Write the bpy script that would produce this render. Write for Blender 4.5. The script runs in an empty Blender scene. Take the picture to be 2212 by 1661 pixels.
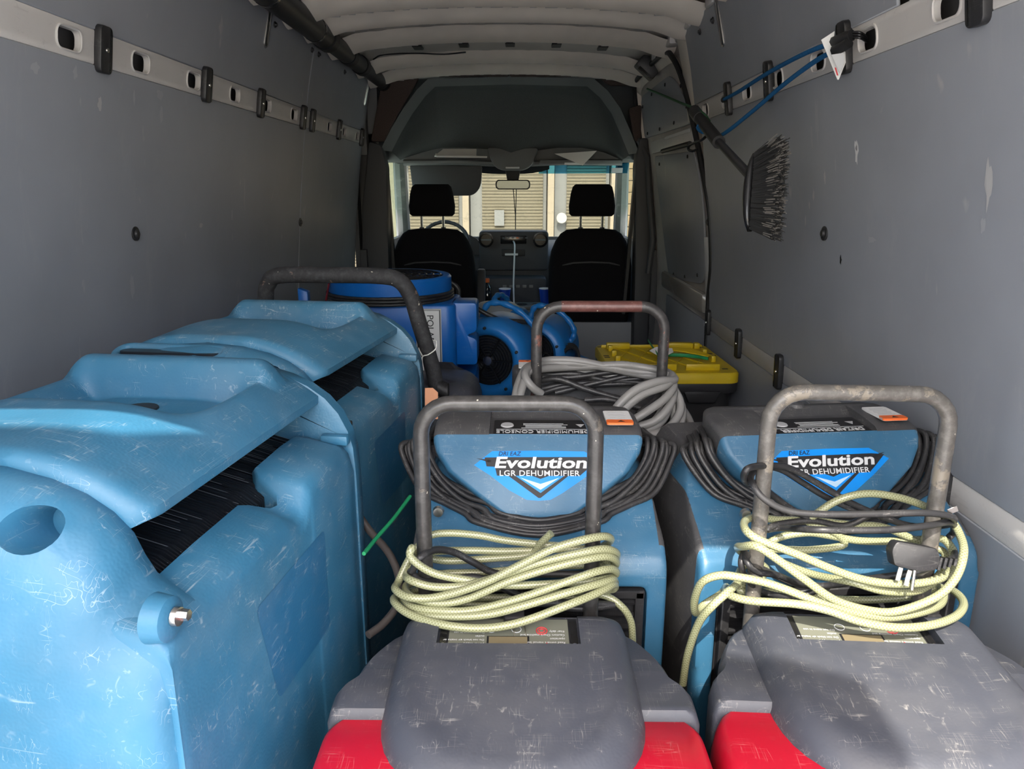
import bpy, bmesh, math, random
from mathutils import Vector, Matrix, Euler
random.seed(7)
R = math.radians
scene = bpy.context.scene
col = scene.collection

# ------------------------------------------------------------------ camera, sky, sun, exposure
cam_data = bpy.data.cameras.new('camera')
cam = bpy.data.objects.new('camera', cam_data)
col.objects.link(cam)
scene.camera = cam
cam_data.sensor_width = 36.0
cam_data.lens = 36.0 * 1600.0 / 2212.0
cam_data.clip_start = 0.02
cam.location = (0.11, 0.0, 1.30)
cam.rotation_euler = (R(90 - 14.658), 0.0, R(0.554))

world = bpy.data.worlds.new('sky')
scene.world = world
world.use_nodes = True
wn = world.node_tree
wn.nodes.clear()
w_out = wn.nodes.new('ShaderNodeOutputWorld')
w_bg = wn.nodes.new('ShaderNodeBackground')
w_sky = wn.nodes.new('ShaderNodeTexSky')
w_sky.sky_type = 'NISHITA'
w_sky.sun_disc = False
w_sky.sun_elevation = R(48)
w_sky.sun_rotation = R(187)
w_sky.air_density = 1.2
w_sky.dust_density = 3.0
w_sky.ozone_density = 1.0
w_bg.inputs['Strength'].default_value = 0.46
wn.links.new(w_sky.outputs[0], w_bg.inputs[0])
wn.links.new(w_bg.outputs[0], w_out.inputs[0])

sun_data = bpy.data.lights.new('sun', 'SUN')
sun_data.energy = 5.5
sun_data.angle = R(0.4)
sun_data.color = (1.0, 0.94, 0.83)
sun = bpy.data.objects.new('sun', sun_data)
col.objects.link(sun)
# travels towards +Y (into the van), a little towards +X, and down at about 49 degrees
sun_dir = Vector((0.10, 1.0, -1.18)).normalized()
sun.rotation_euler = sun_dir.to_track_quat('-Z', 'Y').to_euler()
sun.location = (0, -6, 8)

vs = scene.view_settings
vs.view_transform = 'Standard'
vs.look = 'None'
vs.exposure = 0.85
vs.gamma = 1.0
vs.use_curve_mapping = False
scene.cycles.use_denoising = True
scene.cycles.use_adaptive_sampling = True
scene.cycles.adaptive_threshold = 0.05
scene.cycles.max_bounces = 5
scene.cycles.diffuse_bounces = 4
scene.cycles.glossy_bounces = 2
scene.cycles.transparent_max_bounces = 12
scene.cycles.sample_clamp_indirect = 6.0
scene.cycles.caustics_reflective = False
scene.cycles.caustics_refractive = False


# ------------------------------------------------------------------ mesh helpers
class MB:
    """collects shapes; build() links them as one mesh object"""
    def __init__(self):
        self.v = []; self.f = []; self.uv = {}

    def add(self, vs, fs):
        b = len(self.v)
        self.v += [tuple(p) for p in vs]
        self.f += [tuple(i + b for i in f) for f in fs]
        return b

    def box(self, c, s, rot=None):
        x, y, z = (k / 2 for k in s)
        ps = [Vector((a * x, b * y, d * z)) for a in (-1, 1) for b in (-1, 1) for d in (-1, 1)]
        if rot is not None:
            m = Euler(rot).to_matrix(); ps = [m @ p for p in ps]
        c = Vector(c)
        self.add([p + c for p in ps], [(0, 1, 3, 2), (4, 6, 7, 5), (0, 4, 5, 1), (2, 3, 7, 6), (0, 2, 6, 4), (1, 5, 7, 3)])
        return self

    def prism(self, poly, axis, a, b):
        n = len(poly)
        def mk(p, t):
            if axis == 'x': return (t, p[0], p[1])
            if axis == 'y': return (p[0], t, p[1])
            return (p[0], p[1], t)
        vs = [mk(p, a) for p in poly] + [mk(p, b) for p in poly]
        fs = [tuple(range(n))[::-1], tuple(range(n, 2 * n))]
        fs += [(i, (i + 1) % n, n + (i + 1) % n, n + i) for i in range(n)]
        self.add(vs, fs)
        return self

    def loft(self, rings, cap=True, closed=False):
        n = len(rings[0]); m = len(rings)
        vs = [p for r in rings for p in r]
        fs = []
        for k in range(m if closed else m - 1):
            a, b = k * n, ((k + 1) % m) * n
            fs += [(a + i, a + (i + 1) % n, b + (i + 1) % n, b + i) for i in range(n)]
        if cap and not closed:
            fs += [tuple(range(n))[::-1], tuple(range((m - 1) * n, m * n))]
        self.add(vs, fs)
        return self

    def sheet(self, rows):
        m, n = len(rows), len(rows[0])
        fs = [(i * n + j, i * n + j + 1, (i + 1) * n + j + 1, (i + 1) * n + j) for i in range(m - 1) for j in range(n - 1)]
        self.add([p for r in rows for p in r], fs)
        return self

    def tube(self, pts, r, n=8, closed=False, cap=True, flat=1.0):
        pts = [Vector(p) for p in pts]
        m = len(pts)
        rad = r if isinstance(r, (list, tuple)) else [r] * m
        tang = []
        for i in range(m):
            if closed: t = pts[(i + 1) % m] - pts[i - 1]
            else: t = pts[min(i + 1, m - 1)] - pts[max(i - 1, 0)]
            tang.append(t.normalized() if t.length > 1e-9 else Vector((0, 0, 1)))
        up = Vector((0, 0, 1)) if abs(tang[0].z) < 0.9 else Vector((1, 0, 0))
        nrm = (up - tang[0] * up.dot(tang[0])).normalized()
        rings = []; ln = 0.0; lens = []
        for i in range(m):
            if i:
                nrm = nrm - tang[i] * nrm.dot(tang[i])
                nrm = nrm.normalized() if nrm.length > 1e-6 else tang[i].orthogonal().normalized()
                ln += (pts[i] - pts[i - 1]).length
            lens.append(ln)
            bn = tang[i].cross(nrm)
            rings.append([pts[i] + nrm * (math.cos(2 * math.pi * k / n) * rad[i]) + bn * (math.sin(2 * math.pi * k / n) * rad[i] * flat) for k in range(n)])
        b = self.add([p for q in rings for p in q], [])
        for i in range(m if closed else m - 1):
            j = (i + 1) % m
            for k in range(n):
                k2 = (k + 1) % n
                self.f.append((b + i * n + k, b + i * n + k2, b + j * n + k2, b + j * n + k))
                l0, l1 = lens[i], (lens[j] if j else ln + 0.02)
                self.uv[len(self.f) - 1] = ((l0, k / n), (l0, (k + 1) / n), (l1, (k + 1) / n), (l1, k / n))
        if cap and not closed:
            self.f.append(tuple(b + k for k in range(n))[::-1])
            self.f.append(tuple(b + (m - 1) * n + k for k in range(n)))
        return self

    def lathe(self, prof, c=(0, 0, 0), axis='z', n=24, arc=None):
        rings = []
        for k in range(n):
            a = 2 * math.pi * k / n
            ca, sa = math.cos(a), math.sin(a)
            ring = []
            for r, h in prof:
                if axis == 'z': p = (r * ca, r * sa, h)
                elif axis == 'x': p = (h, r * ca, r * sa)
                else: p = (r * sa, h, r * ca)
                ring.append(tuple(p[i] + c[i] for i in range(3)))
            rings.append(ring)
        m = len(prof)
        fs = []
        for k in range(n):
            a, b = k * m, ((k + 1) % n) * m
            fs += [(a + i, a + i + 1, b + i + 1, b + i) for i in range(m - 1)]
        b = self.add([p for r in rings for p in r], fs)
        if prof[0][0] > 1e-6: self.f.append(tuple(b + k * m for k in range(n)))
        if prof[-1][0] > 1e-6: self.f.append(tuple(b + k * m + m - 1 for k in range(n)))
        return self

    def xf(self, m):
        self.v = [tuple(m @ Vector(p)) for p in self.v]
        return self

    def build(self, name, mat, parent=None, bevel=None, smooth=38, seg=2, bang=30, weld=True):
        me = bpy.data.meshes.new(name)
        me.from_pydata(self.v, [], self.f)
        if self.uv:
            lay = me.uv_layers.new(name='uv')
            for fi, uvs in self.uv.items():
                p = me.polygons[fi]
                for li, u in zip(p.loop_indices, uvs): lay.data[li].uv = u
        bm = bmesh.new(); bm.from_mesh(me)
        if weld: bmesh.ops.remove_doubles(bm, verts=bm.verts, dist=1e-5)
        bmesh.ops.recalc_face_normals(bm, faces=bm.faces)
        if bevel:
            es = [e for e in bm.edges if len(e.link_faces) == 2 and e.calc_face_angle(0) > R(bang)]
            bmesh.ops.bevel(bm, geom=es, offset=bevel, segments=seg, profile=0.5, affect='EDGES', clamp_overlap=True)
        bm.to_mesh(me); bm.free()
        o = bpy.data.objects.new(name, me)
        col.objects.link(o)
        finish(o, mat, smooth)
        if parent: o.parent = parent
        return o


def finish(o, mat, smooth=38):
    me = o.data
    me.materials.clear()
    if mat: me.materials.append(mat)
    if smooth:
        for p in me.polygons: p.use_smooth = True
        me.set_sharp_from_angle(angle=R(smooth))


def bake(o, mat, smooth=38):
    bpy.context.view_layer.update()
    dg = bpy.context.evaluated_depsgraph_get()
    me = bpy.data.meshes.new_from_object(o.evaluated_get(dg))
    o.modifiers.clear()
    o.data = me
    finish(o, mat, smooth)
    return o


def cut(o, cutters, mat, smooth=38, solver='EXACT', op='DIFFERENCE'):
    for c in cutters: c.parent = o.parent
    for c in cutters:
        m = o.modifiers.new('b', 'BOOLEAN'); m.object = c; m.operation = op; m.solver = solver
    bake(o, mat, smooth)
    for c in cutters: bpy.data.objects.remove(c)
    return o


def melt(o, mat, voxel=0.006, it=6, smooth=60):
    m = o.modifiers.new('r', 'REMESH'); m.mode = 'VOXEL'; m.voxel_size = voxel
    if it:
        s = o.modifiers.new('s', 'SMOOTH'); s.factor = 0.5; s.iterations = it
    return bake(o, mat, smooth)


def empty(name, loc=(0, 0, 0), rz=0.0):
    o = bpy.data.objects.new(name, None)
    o.empty_display_size = 0.1
    o.location = loc; o.rotation_euler = (0, 0, R(rz))
    col.objects.link(o)
    return o


def tag(o, label=None, cat=None, group=None, kind=None):
    if label: o['label'] = label
    if cat: o['category'] = cat
    if group: o['group'] = group
    if kind: o['kind'] = kind
    return o


def copy_tree(o, parent=None):
    c = o.copy(); col.objects.link(c); c.parent = parent
    for ch in list(o.children):
        copy_tree(ch, c)
    return c


def rrect(w, h, r, n=5, cx=0.0, cy=0.0):
    r = min(r, w / 2 - 1e-4, h / 2 - 1e-4)
    out = []
    for (sx, sy, a0) in ((1, 1, 0), (-1, 1, 90), (-1, -1, 180), (1, -1, 270)):
        for k in range(n + 1):
            a = R(a0 + 90 * k / n)
            out.append((cx + sx * (w / 2 - r) + r * math.cos(a), cy + sy * (h / 2 - r) + r * math.sin(a)))
    return out


def rpoly(pts, rad, n=4):
    """round the corners of a polygon; rad is one number or one per corner"""
    out = []; m = len(pts)
    for i in range(m):
        p = Vector(pts[i]); a = Vector(pts[i - 1]); b = Vector(pts[(i + 1) % m])
        r = rad[i] if isinstance(rad, (list, tuple)) else rad
        if r <= 0: out.append(tuple(p)); continue
        da, db = (a - p), (b - p)
        t = min(r, da.length * 0.49, db.length * 0.49)
        p0, p1 = p + da.normalized() * t, p + db.normalized() * t
        for k in range(n + 1):
            s = k / n
            out.append(tuple(p0 * (1 - s) ** 2 + p * 2 * s * (1 - s) + p1 * s ** 2))
    return out


def spline(pts, step=6, closed=False):
    """Catmull-Rom through the points"""
    P = [Vector(p) for p in pts]; n = len(P); out = []
    for i in range(n if closed else n - 1):
        if closed: a, b, c, d = P[i - 1], P[i], P[(i + 1) % n], P[(i + 2) % n]
        else:
            b, c = P[i], P[i + 1]
            a = P[i - 1] if i else b * 2 - c
            d = P[i + 2] if i + 2 < n else c * 2 - b
        for k in range(step):
            t = k / step
            out.append(0.5 * ((2 * b) + (c - a) * t + (2 * a - 5 * b + 4 * c - d) * t * t + (3 * b - a - 3 * c + d) * t ** 3))
    if not closed: out.append(P[-1])
    return out


def lerp(a, b, t): return a + (b - a) * t


def interp(tab, x):
    if x <= tab[0][0]: return tab[0][1]
    for (x0, y0), (x1, y1) in zip(tab, tab[1:]):
        if x <= x1: return lerp(y0, y1, (x - x0) / (x1 - x0))
    return tab[-1][1]


def sstep(a, b, x):
    t = max(0.0, min(1.0, (x - a) / (b - a))); return t * t * (3 - 2 * t)


def lettering(name, body, size, mat, parent, origin, xdir, ydir, extrude=0.0004, shear=0.0, offset=0.0, xs=1.0, align='CENTER', spacing=1.0):
    cu = bpy.data.curves.new(name, 'FONT')
    cu.body = body; cu.size = size; cu.extrude = extrude; cu.shear = shear; cu.offset = offset
    cu.align_x = align; cu.align_y = 'CENTER'; cu.space_character = spacing
    cu.resolution_u = 3
    t = bpy.data.objects.new(name, cu); col.objects.link(t)
    bpy.context.view_layer.update()
    me = bpy.data.meshes.new_from_object(t.evaluated_get(bpy.context.evaluated_depsgraph_get()))
    bpy.data.objects.remove(t)
    X = Vector(xdir).normalized(); Y = Vector(ydir).normalized(); Z = X.cross(Y)
    m = Matrix(((X.x * xs, Y.x, Z.x, origin[0]), (X.y * xs, Y.y, Z.y, origin[1]), (X.z * xs, Y.z, Z.z, origin[2]), (0, 0, 0, 1)))
    me.transform(m)
    o = bpy.data.objects.new(name, me); col.objects.link(o)
    me.materials.clear(); me.materials.append(mat)
    if parent: o.parent = parent
    return o


# ------------------------------------------------------------------ materials
def newmat(name):
    m = bpy.data.materials.new(name); m.use_nodes = True
    nt = m.node_tree
    return m, nt, nt.nodes['Principled BSDF']


def ramp(nt, fac, stops):
    r = nt.nodes.new('ShaderNodeValToRGB')
    el = r.color_ramp.elements
    while len(el) < len(stops): el.new(0.5)
    for e, (p, c) in zip(el, stops):
        e.position = p; e.color = (c, c, c, 1) if isinstance(c, (int, float)) else (*c[:3], 1)
    nt.links.new(fac, r.inputs[0])
    return r.outputs[0]


def noise(nt, coord, scale, detail=3.0, rough=0.6, dist=0.0, stretch=None):
    if stretch:
        mp = nt.nodes.new('ShaderNodeMapping'); mp.inputs['Scale'].default_value = stretch[:3]
        if len(stretch) > 3: mp.inputs['Rotation'].default_value = stretch[3]
        nt.links.new(coord, mp.inputs[0]); coord = mp.outputs[0]
    n = nt.nodes.new('ShaderNodeTexNoise')
    n.inputs['Scale'].default_value = scale; n.inputs['Detail'].default_value = detail
    n.inputs['Roughness'].default_value = rough; n.inputs['Distortion'].default_value = dist
    nt.links.new(coord, n.inputs['Vector'])
    return n.outputs['Fac']


def mix(nt, fac, a, b, mode='MIX'):
    m = nt.nodes.new('ShaderNodeMix'); m.data_type = 'RGBA'; m.blend_type = mode
    for s, val in ((0, fac), (6, a), (7, b)):
        if isinstance(val, (int, float)): m.inputs[s].default_value = val
        elif isinstance(val, tuple): m.inputs[s].default_value = (*val[:3], 1)
        else: nt.links.new(val, m.inputs[s])
    return m.outputs[2]


def math2(nt, op, a, b):
    m = nt.nodes.new('ShaderNodeMath'); m.operation = op
    for i, val in enumerate((a, b)):
        if isinstance(val, (int, float)): m.inputs[i].default_value = val
        else: nt.links.new(val, m.inputs[i])
    return m.outputs[0]


def plain(name, c, rough=0.5, metal=0.0, spec=0.5):
    m, nt, p = newmat(name)
    p.inputs['Base Color'].default_value = (*c, 1)
    p.inputs['Roughness'].default_value = rough
    p.inputs['Metallic'].default_value = metal
    p.inputs['Specular IOR Level'].default_value = spec
    return m


def plastic(name, c, scr, rough=0.45, vary=0.12, wear=0.5, fine=1.0, bump=0.1, spec=0.45, seed=0.0):
    """moulded plastic: mottled colour, pale scuffs and thin scratches, fine grain"""
    m, nt, p = newmat(name)
    tc = nt.nodes.new('ShaderNodeTexCoord').outputs['Object']
    if seed:
        mp = nt.nodes.new('ShaderNodeMapping'); mp.inputs['Location'].default_value = (seed, seed * 1.7, -seed)
        nt.links.new(tc, mp.inputs[0]); tc = mp.outputs[0]
    big = noise(nt, tc, 5.0, 2, 0.6)
    lo = tuple(k * (1 - vary) for k in c); hi = tuple(min(1, k * (1 + vary)) for k in c)
    base = mix(nt, ramp(nt, big, ((0.3, 0.0), (0.7, 1.0))), lo, hi)
    # patches where wear gathers
    patch = ramp(nt, noise(nt, tc, 7.0, 3, 0.7), ((0.46, 0.0), (0.66, 1.0)))
    # thin scratches: narrow iso-lines of stretched noise
    def lines(scale, stretch, w):
        n = noise(nt, tc, scale, 1, 0.5, 0.12, stretch)
        d = math2(nt, 'ABSOLUTE', math2(nt, 'SUBTRACT', n, 0.5), 0)
        return ramp(nt, d, ((0.0, 1.0), (w, 0.0)))
    l1 = lines(9 * fine, (0.45, 13, 5.0, (0.3, 0.5, 0.6)), 0.010)
    l2 = lines(12 * fine, (12.0, 0.5, 4.6, (0.9, 0.2, -0.7)), 0.010)
    brk = ramp(nt, noise(nt, tc, 22 * fine, 1, 0.6), ((0.52, 0.0), (0.6, 1.0)))
    ls = math2(nt, 'MULTIPLY', math2(nt, 'MAXIMUM', l1, l2), brk)
    speck = ramp(nt, noise(nt, tc, 75 * fine, 2, 0.75, 0.8, (1, 0.45, 1, (0.5, 0.4, 0.9))), ((0.62, 0.0), (0.74, 1.0)))
    sc = math2(nt, 'ADD', math2(nt, 'MULTIPLY', ls, 0.75), math2(nt, 'MULTIPLY', math2(nt, 'MULTIPLY', speck, patch), 0.7))
    haze = math2(nt, 'MULTIPLY', patch, 0.10)
    fac = math2(nt, 'MULTIPLY', math2(nt, 'MINIMUM', math2(nt, 'ADD', sc, haze), 1.0), wear)
    colr = mix(nt, fac, base, scr)
    nt.links.new(colr, p.inputs['Base Color'])
    nt.links.new(math2(nt, 'ADD', math2(nt, 'MULTIPLY', fac, 0.25), rough), p.inputs['Roughness'])
    p.inputs['Specular IOR Level'].default_value = spec
    if bump:
        bn = nt.nodes.new('ShaderNodeBump'); bn.inputs['Strength'].default_value = bump; bn.inputs['Distance'].default_value = 0.002
        nt.links.new(noise(nt, tc, 260, 0, 0.5), bn.inputs['Height'])
        nt.links.new(bn.outputs[0], p.inputs['Normal'])
    return m


def worn_tube(name, paint, under, amount=0.5, rough=0.4, seed=0.0):
    """painted tube with the paint rubbed off in places"""
    m, nt, p = newmat(name)
    tc = nt.nodes.new('ShaderNodeTexCoord').outputs['Object']
    mp = nt.nodes.new('ShaderNodeMapping'); mp.inputs['Location'].default_value = (seed, seed, seed)
    nt.links.new(tc, mp.inputs[0]); tc = mp.outputs[0]
    n = noise(nt, tc, 14, 6, 0.7, 0.3)
    e = 0.72 - 0.3 * amount
    rub = ramp(nt, n, ((e - 0.02, 0.0), (e + 0.02, 1.0)))
    dust = ramp(nt, noise(nt, tc, 60, 4, 0.7), ((0.45, 0.0), (0.8, 1.0)))
    c = mix(nt, math2(nt, 'MULTIPLY', dust, 0.25), paint, tuple(min(1, k * 4 + 0.08) for k in paint))
    c = mix(nt, rub, c, under)
    chip = ramp(nt, noise(nt, tc, 90, 2, 0.5), ((0.74, 0.0), (0.76, 1.0)))
    c = mix(nt, math2(nt, 'MULTIPLY', chip, 0.8), c, (0.6, 0.55, 0.45))
    nt.links.new(c, p.inputs['Base Color'])
    p.inputs['Roughness'].default_value = rough
    bn = nt.nodes.new('ShaderNodeBump'); bn.inputs['Strength'].default_value = 0.25; bn.inputs['Distance'].default_value = 0.002
    nt.links.new(rub, bn.inputs['Height']); bn.invert = True
    nt.links.new(bn.outputs[0], p.inputs['Normal'])
    return m


def braided(name, c, light, dark):
    """clear braided hose: two families of spiral threads, from the tube's own length and girth"""
    m, nt, p = newmat(name)
    uv = nt.nodes.new('ShaderNodeTexCoord').outputs['UV']
    def wave(sx, sy):
        mp = nt.nodes.new('ShaderNodeSeparateXYZ'); nt.links.new(uv, mp.inputs[0])
        a = math2(nt, 'ADD', math2(nt, 'MULTIPLY', mp.outputs[0], sx), math2(nt, 'MULTIPLY', mp.outputs[1], sy))
        s = math2(nt, 'SINE', math2(nt, 'MULTIPLY', a, 6.28318), 0)
        return ramp(nt, math2(nt, 'ADD', math2(nt, 'MULTIPLY', s, 0.5), 0.5), ((0.55, 0.0), (0.8, 1.0)))
    th = math2(nt, 'MAXIMUM', wave(190, 6), wave(190, -6))
    tc = nt.nodes.new('ShaderNodeTexCoord').outputs['Object']
    st = ramp(nt, noise(nt, tc, 9, 4, 0.6), ((0.35, 0.0), (0.75, 1.0)))
    base = mix(nt, math2(nt, 'MULTIPLY', st, 0.6), c, dark)
    nt.links.new(mix(nt, math2(nt, 'MULTIPLY', th, 0.75), base, light), p.inputs['Base Color'])
    p.inputs['Roughness'].default_value = 0.28
    p.inputs['Subsurface Weight'].default_value = 0.0
    p.inputs['Coat Weight'].default_value = 0.3
    return m


def panel_mat(name, c, rough=0.42):
    """film-faced wall board with faint vertical scuffs"""
    m, nt, p = newmat(name)
    tc = nt.nodes.new('ShaderNodeTexCoord').outputs['Object']
    big = ramp(nt, noise(nt, tc, 2.2, 4, 0.6), ((0.3, 0.0), (0.7, 1.0)))
    base = mix(nt, big, tuple(k * 0.93 for k in c), tuple(k * 1.06 for k in c))
    smear = ramp(nt, noise(nt, tc, 3.2, 5, 0.75, 0.4, (1, 2.6, 0.9)), ((0.57, 0.0), (0.74, 1.0)))
    spots = ramp(nt, noise(nt, tc, 8, 3, 0.6, 0.3, (1, 1.6, 0.7)), ((0.68, 0.0), (0.74, 1.0)))
    f = math2(nt, 'MINIMUM', math2(nt, 'ADD', math2(nt, 'MULTIPLY', smear, 0.16), math2(nt, 'MULTIPLY', spots, 0.5)), 1.0)
    nt.links.new(mix(nt, f, base, (0.52, 0.50, 0.48)), p.inputs['Base Color'])
    p.inputs['Roughness'].default_value = rough
    p.inputs['Specular IOR Level'].default_value = 0.4
    bn = nt.nodes.new('ShaderNodeBump'); bn.inputs['Strength'].default_value = 0.06; bn.inputs['Distance'].default_value = 0.001
    nt.links.new(noise(nt, tc, 420, 0, 0.5), bn.inputs['Height'])
    nt.links.new(bn.outputs[0], p.inputs['Normal'])
    return m


def fuzzy(name, c, scale=220):
    m, nt, p = newmat(name)
    tc = nt.nodes.new('ShaderNodeTexCoord').outputs['Object']
    n = noise(nt, tc, scale, 3, 0.7)
    nt.links.new(mix(nt, n, tuple(k * 0.4 for k in c), tuple(min(1, k * 1.8) for k in c)), p.inputs['Base Color'])
    p.inputs['Roughness'].default_value = 0.95; p.inputs['Specular IOR Level'].default_value = 0.1
    return m


MT = {}
MT['panel'] = panel_mat('grey_board', (0.315, 0.330, 0.360))
MT['rail'] = plastic('rail_paint', (0.60, 0.575, 0.55), (0.35, 0.33, 0.32), 0.4, 0.04, 0.35, 1.0, 0.0)
MT['roof'] = plastic('roof_paint', (0.82, 0.75, 0.66), (0.85, 0.80, 0.72), 0.38, 0.08, 0.3, 0.6, 0.0)
MT['roof_skin'] = plastic('roof_skin_paint', (0.50, 0.46, 0.42), (0.6, 0.57, 0.54), 0.42, 0.1, 0.3, 0.6, 0.0)
MT['shell'] = plain('shell_white', (0.62, 0.62, 0.63), 0.5)
MT['cavity'] = plain('cavity_shade_grey', (0.10, 0.10, 0.10), 0.8)  # body shell coloured dark so the rail slots look shaded inside
MT['black'] = plastic('black_plastic', (0.018, 0.018, 0.02), (0.22, 0.21, 0.20), 0.45, 0.2, 0.25, 1.0, 0.05)
MT['black_gloss'] = plain('black_gloss', (0.012, 0.012, 0.013), 0.2)
MT['rubber'] = plain('black_rubber', (0.012, 0.012, 0.013), 0.55)
MT['steel'] = plain('bright_steel', (0.62, 0.60, 0.57), 0.28, 1.0)
MT['floor'] = plastic('floor_grey', (0.14, 0.14, 0.145), (0.3, 0.29, 0.28), 0.6, 0.15, 0.5)
MT['carpet'] = fuzzy('brown_carpet', (0.075, 0.058, 0.052))
MT['cabtrim'] = plain('cab_trim_grey', (0.16, 0.165, 0.165), 0.7)
MT['headliner'] = fuzzy('headliner_grey', (0.085, 0.09, 0.09), 400)
MT['seat'] = fuzzy('seat_cloth', (0.010, 0.010, 0.012), 300)
MT['dash'] = plain('dash_dark', (0.045, 0.047, 0.052), 0.6)
MT['console'] = plain('console_tan_grey', (0.20, 0.20, 0.185), 0.6)
MT['white'] = plain('white_paint', (0.80, 0.80, 0.80), 0.45)
MT['paper'] = plain('paper', (0.82, 0.80, 0.76), 0.8)
MT['blue'] = plastic('sky_blue_plastic', (0.036, 0.152, 0.262), (0.52, 0.59, 0.61), 0.42, 0.14, 0.46, 1.0, 0.12)
MT['blue_b'] = plastic('sky_blue_plastic_scuffed', (0.044, 0.160, 0.262), (0.50, 0.54, 0.54), 0.45, 0.16, 0.75, 1.0, 0.12, seed=3.1)
MT['blue_mark'] = plastic('blue_cleaner_patch', (0.026, 0.138, 0.272), (0.62, 0.70, 0.74), 0.36, 0.08, 0.3)
MT['evo_blue'] = plastic('teal_blue_plastic', (0.034, 0.125, 0.225), (0.50, 0.55, 0.55), 0.4, 0.10, 0.45, 1.2, 0.08, seed=1.3)
MT['evo_grey'] = plastic('charcoal_plastic', (0.060, 0.060, 0.064), (0.42, 0.40, 0.37), 0.5, 0.15, 0.5, 1.2, 0.1, seed=2.3)
MT['red'] = plastic('red_plastic', (0.41, 0.006, 0.022), (0.66, 0.36, 0.34), 0.3, 0.06, 0.3, 1.0, 0.02)
MT['lid'] = plastic('slate_plastic', (0.050, 0.054, 0.069), (0.42, 0.40, 0.37), 0.45, 0.10, 0.5, 1.3, 0.08, seed=5.0)
MT['fin'] = plain('fin_black', (0.012, 0.014, 0.018), 0.35)
MT['fin_edge'] = plain('fin_edge_grey', (0.17, 0.18, 0.195), 0.4)
MT['tube_dark'] = worn_tube('handle_black', (0.035, 0.033, 0.032), (0.11, 0.095, 0.08), 0.35, 0.3, 0.0)
MT['tube_bare'] = worn_tube('handle_rubbed', (0.095, 0.088, 0.08), (0.20, 0.175, 0.14), 0.55, 0.32, 4.0)
MT['tube_rust'] = worn_tube('handle_rust', (0.032, 0.030, 0.030), (0.16, 0.062, 0.045), 0.45, 0.38, 2.0)
MT['tube_primer'] = worn_tube('handle_primer', (0.105, 0.040, 0.034), (0.05, 0.03, 0.03), 0.15, 0.38, 6.0)
MT['foam'] = worn_tube('foam_sleeve', (0.022, 0.022, 0.024), (0.20, 0.13, 0.10), 0.22, 0.75, 8.0)
MT['hose'] = braided('braided_hose', (0.20, 0.208, 0.095), (0.38, 0.39, 0.25), (0.165, 0.165, 0.09))
MT['cord'] = plastic('black_cord', (0.020, 0.020, 0.022), (0.40, 0.38, 0.36), 0.4, 0.2, 0.45, 2.0, 0.0)
MT['cable'] = plastic('grey_cable', (0.21, 0.205, 0.20), (0.4, 0.385, 0.37), 0.38, 0.12, 0.3, 1.5, 0.0)
MT['polar'] = plastic('royal_blue_plastic', (0.002, 0.125, 0.47), (0.25, 0.35, 0.6), 0.35, 0.1, 0.25, 1.0, 0.03)
MT['mover'] = plastic('cobalt_plastic', (0.012, 0.17, 0.50), (0.4, 0.5, 0.6), 0.35, 0.1, 0.2, 1.0, 0.03)
MT['yellow'] = plastic('yellow_plastic', (0.62, 0.44, 0.010), (0.85, 0.78, 0.4), 0.4, 0.08, 0.2, 1.0, 0.0)
MT['tote'] = plain('tote_black', (0.02, 0.02, 0.022), 0.5)
MT['label_white'] = plain('label_white', (0.74, 0.74, 0.73), 0.5)
MT['label_orange'] = plain('label_orange', (0.85, 0.16, 0.03), 0.5)
MT['label_blue'] = plain('label_bright_blue', (0.0, 0.25, 0.78), 0.35)
MT['ink'] = plain('ink_black', (0.012, 0.012, 0.014), 0.5)
MT['print_grey'] = plain('print_grey', (0.45, 0.46, 0.47), 0.5)
MT['print_white'] = plain('print_white', (0.66, 0.67, 0.68), 0.45)
MT['print_red'] = plain('print_red', (0.62, 0.03, 0.04), 0.5)
MT['console_face'] = plain('console_olive_grey', (0.16, 0.165, 0.13), 0.3)
MT['display'] = plain('display_tan', (0.20, 0.165, 0.10), 0.2)
MT['tag_orange'] = plain('tag_salmon', (0.70, 0.33, 0.18), 0.8)
MT['green'] = plain('green_cord', (0.01, 0.26, 0.09), 0.6)
MT['bungee'] = fuzzy('blue_bungee', (0.02, 0.115, 0.27), 300)
MT['cup'] = plain('blue_cup', (0.01, 0.06, 0.45), 0.4)
MT['orange_cap'] = plain('orange_cap', (0.85, 0.16, 0.02), 0.4)
MT['cable_white'] = plain('white_cable', (0.75, 0.74, 0.70), 0.5)
MT['bristle'] = plain('bristle_black', (0.012, 0.012, 0.012), 0.6)
MT['bristle_tip'] = plain('bristle_grey', (0.12, 0.11, 0.10), 0.8)

# ------------------------------------------------------------------ the van shell
HW = [(0.0, 0.930), (0.5, 0.968), (0.75, 0.966), (0.96, 0.950), (1.30, 0.915), (1.62, 0.870), (1.80, 0.838), (1.96, 0.800), (2.05, 0.76)]
def hw(z): return interp(HW, z)
def zs(z0, z1, n): return [lerp(z0, z1, i / n) for i in range(n + 1)]

def skin(side, y0, y1, z0, z1, inset=0.0, th=0.008, n=8):
    s = 1 if side == 'right' else -1
    zz = zs(z0, z1, n)
    poly = [(s * (hw(z) + inset), z) for z in zz] + [(s * (hw(z) + inset + th), z) for z in reversed(zz)]
    return MB().prism(poly, 'y', y0, y1)

def wall(side):
    s = 1 if side == 'right' else -1
    # outer body shell, the thing everything is screwed to
    zz = zs(0.0, 2.02, 14)
    y_end = 4.90 if side == 'left' else 3.42
    poly = [(s * (hw(z) + 0.055), z) for z in zz] + [(s * (hw(z) + 0.075), z) for z in reversed(zz)]
    w = MB().prism(poly, 'y', 0.10, y_end).build('wall_' + side, MT['cavity'])
    tag(w, kind='structure')
    return w

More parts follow.
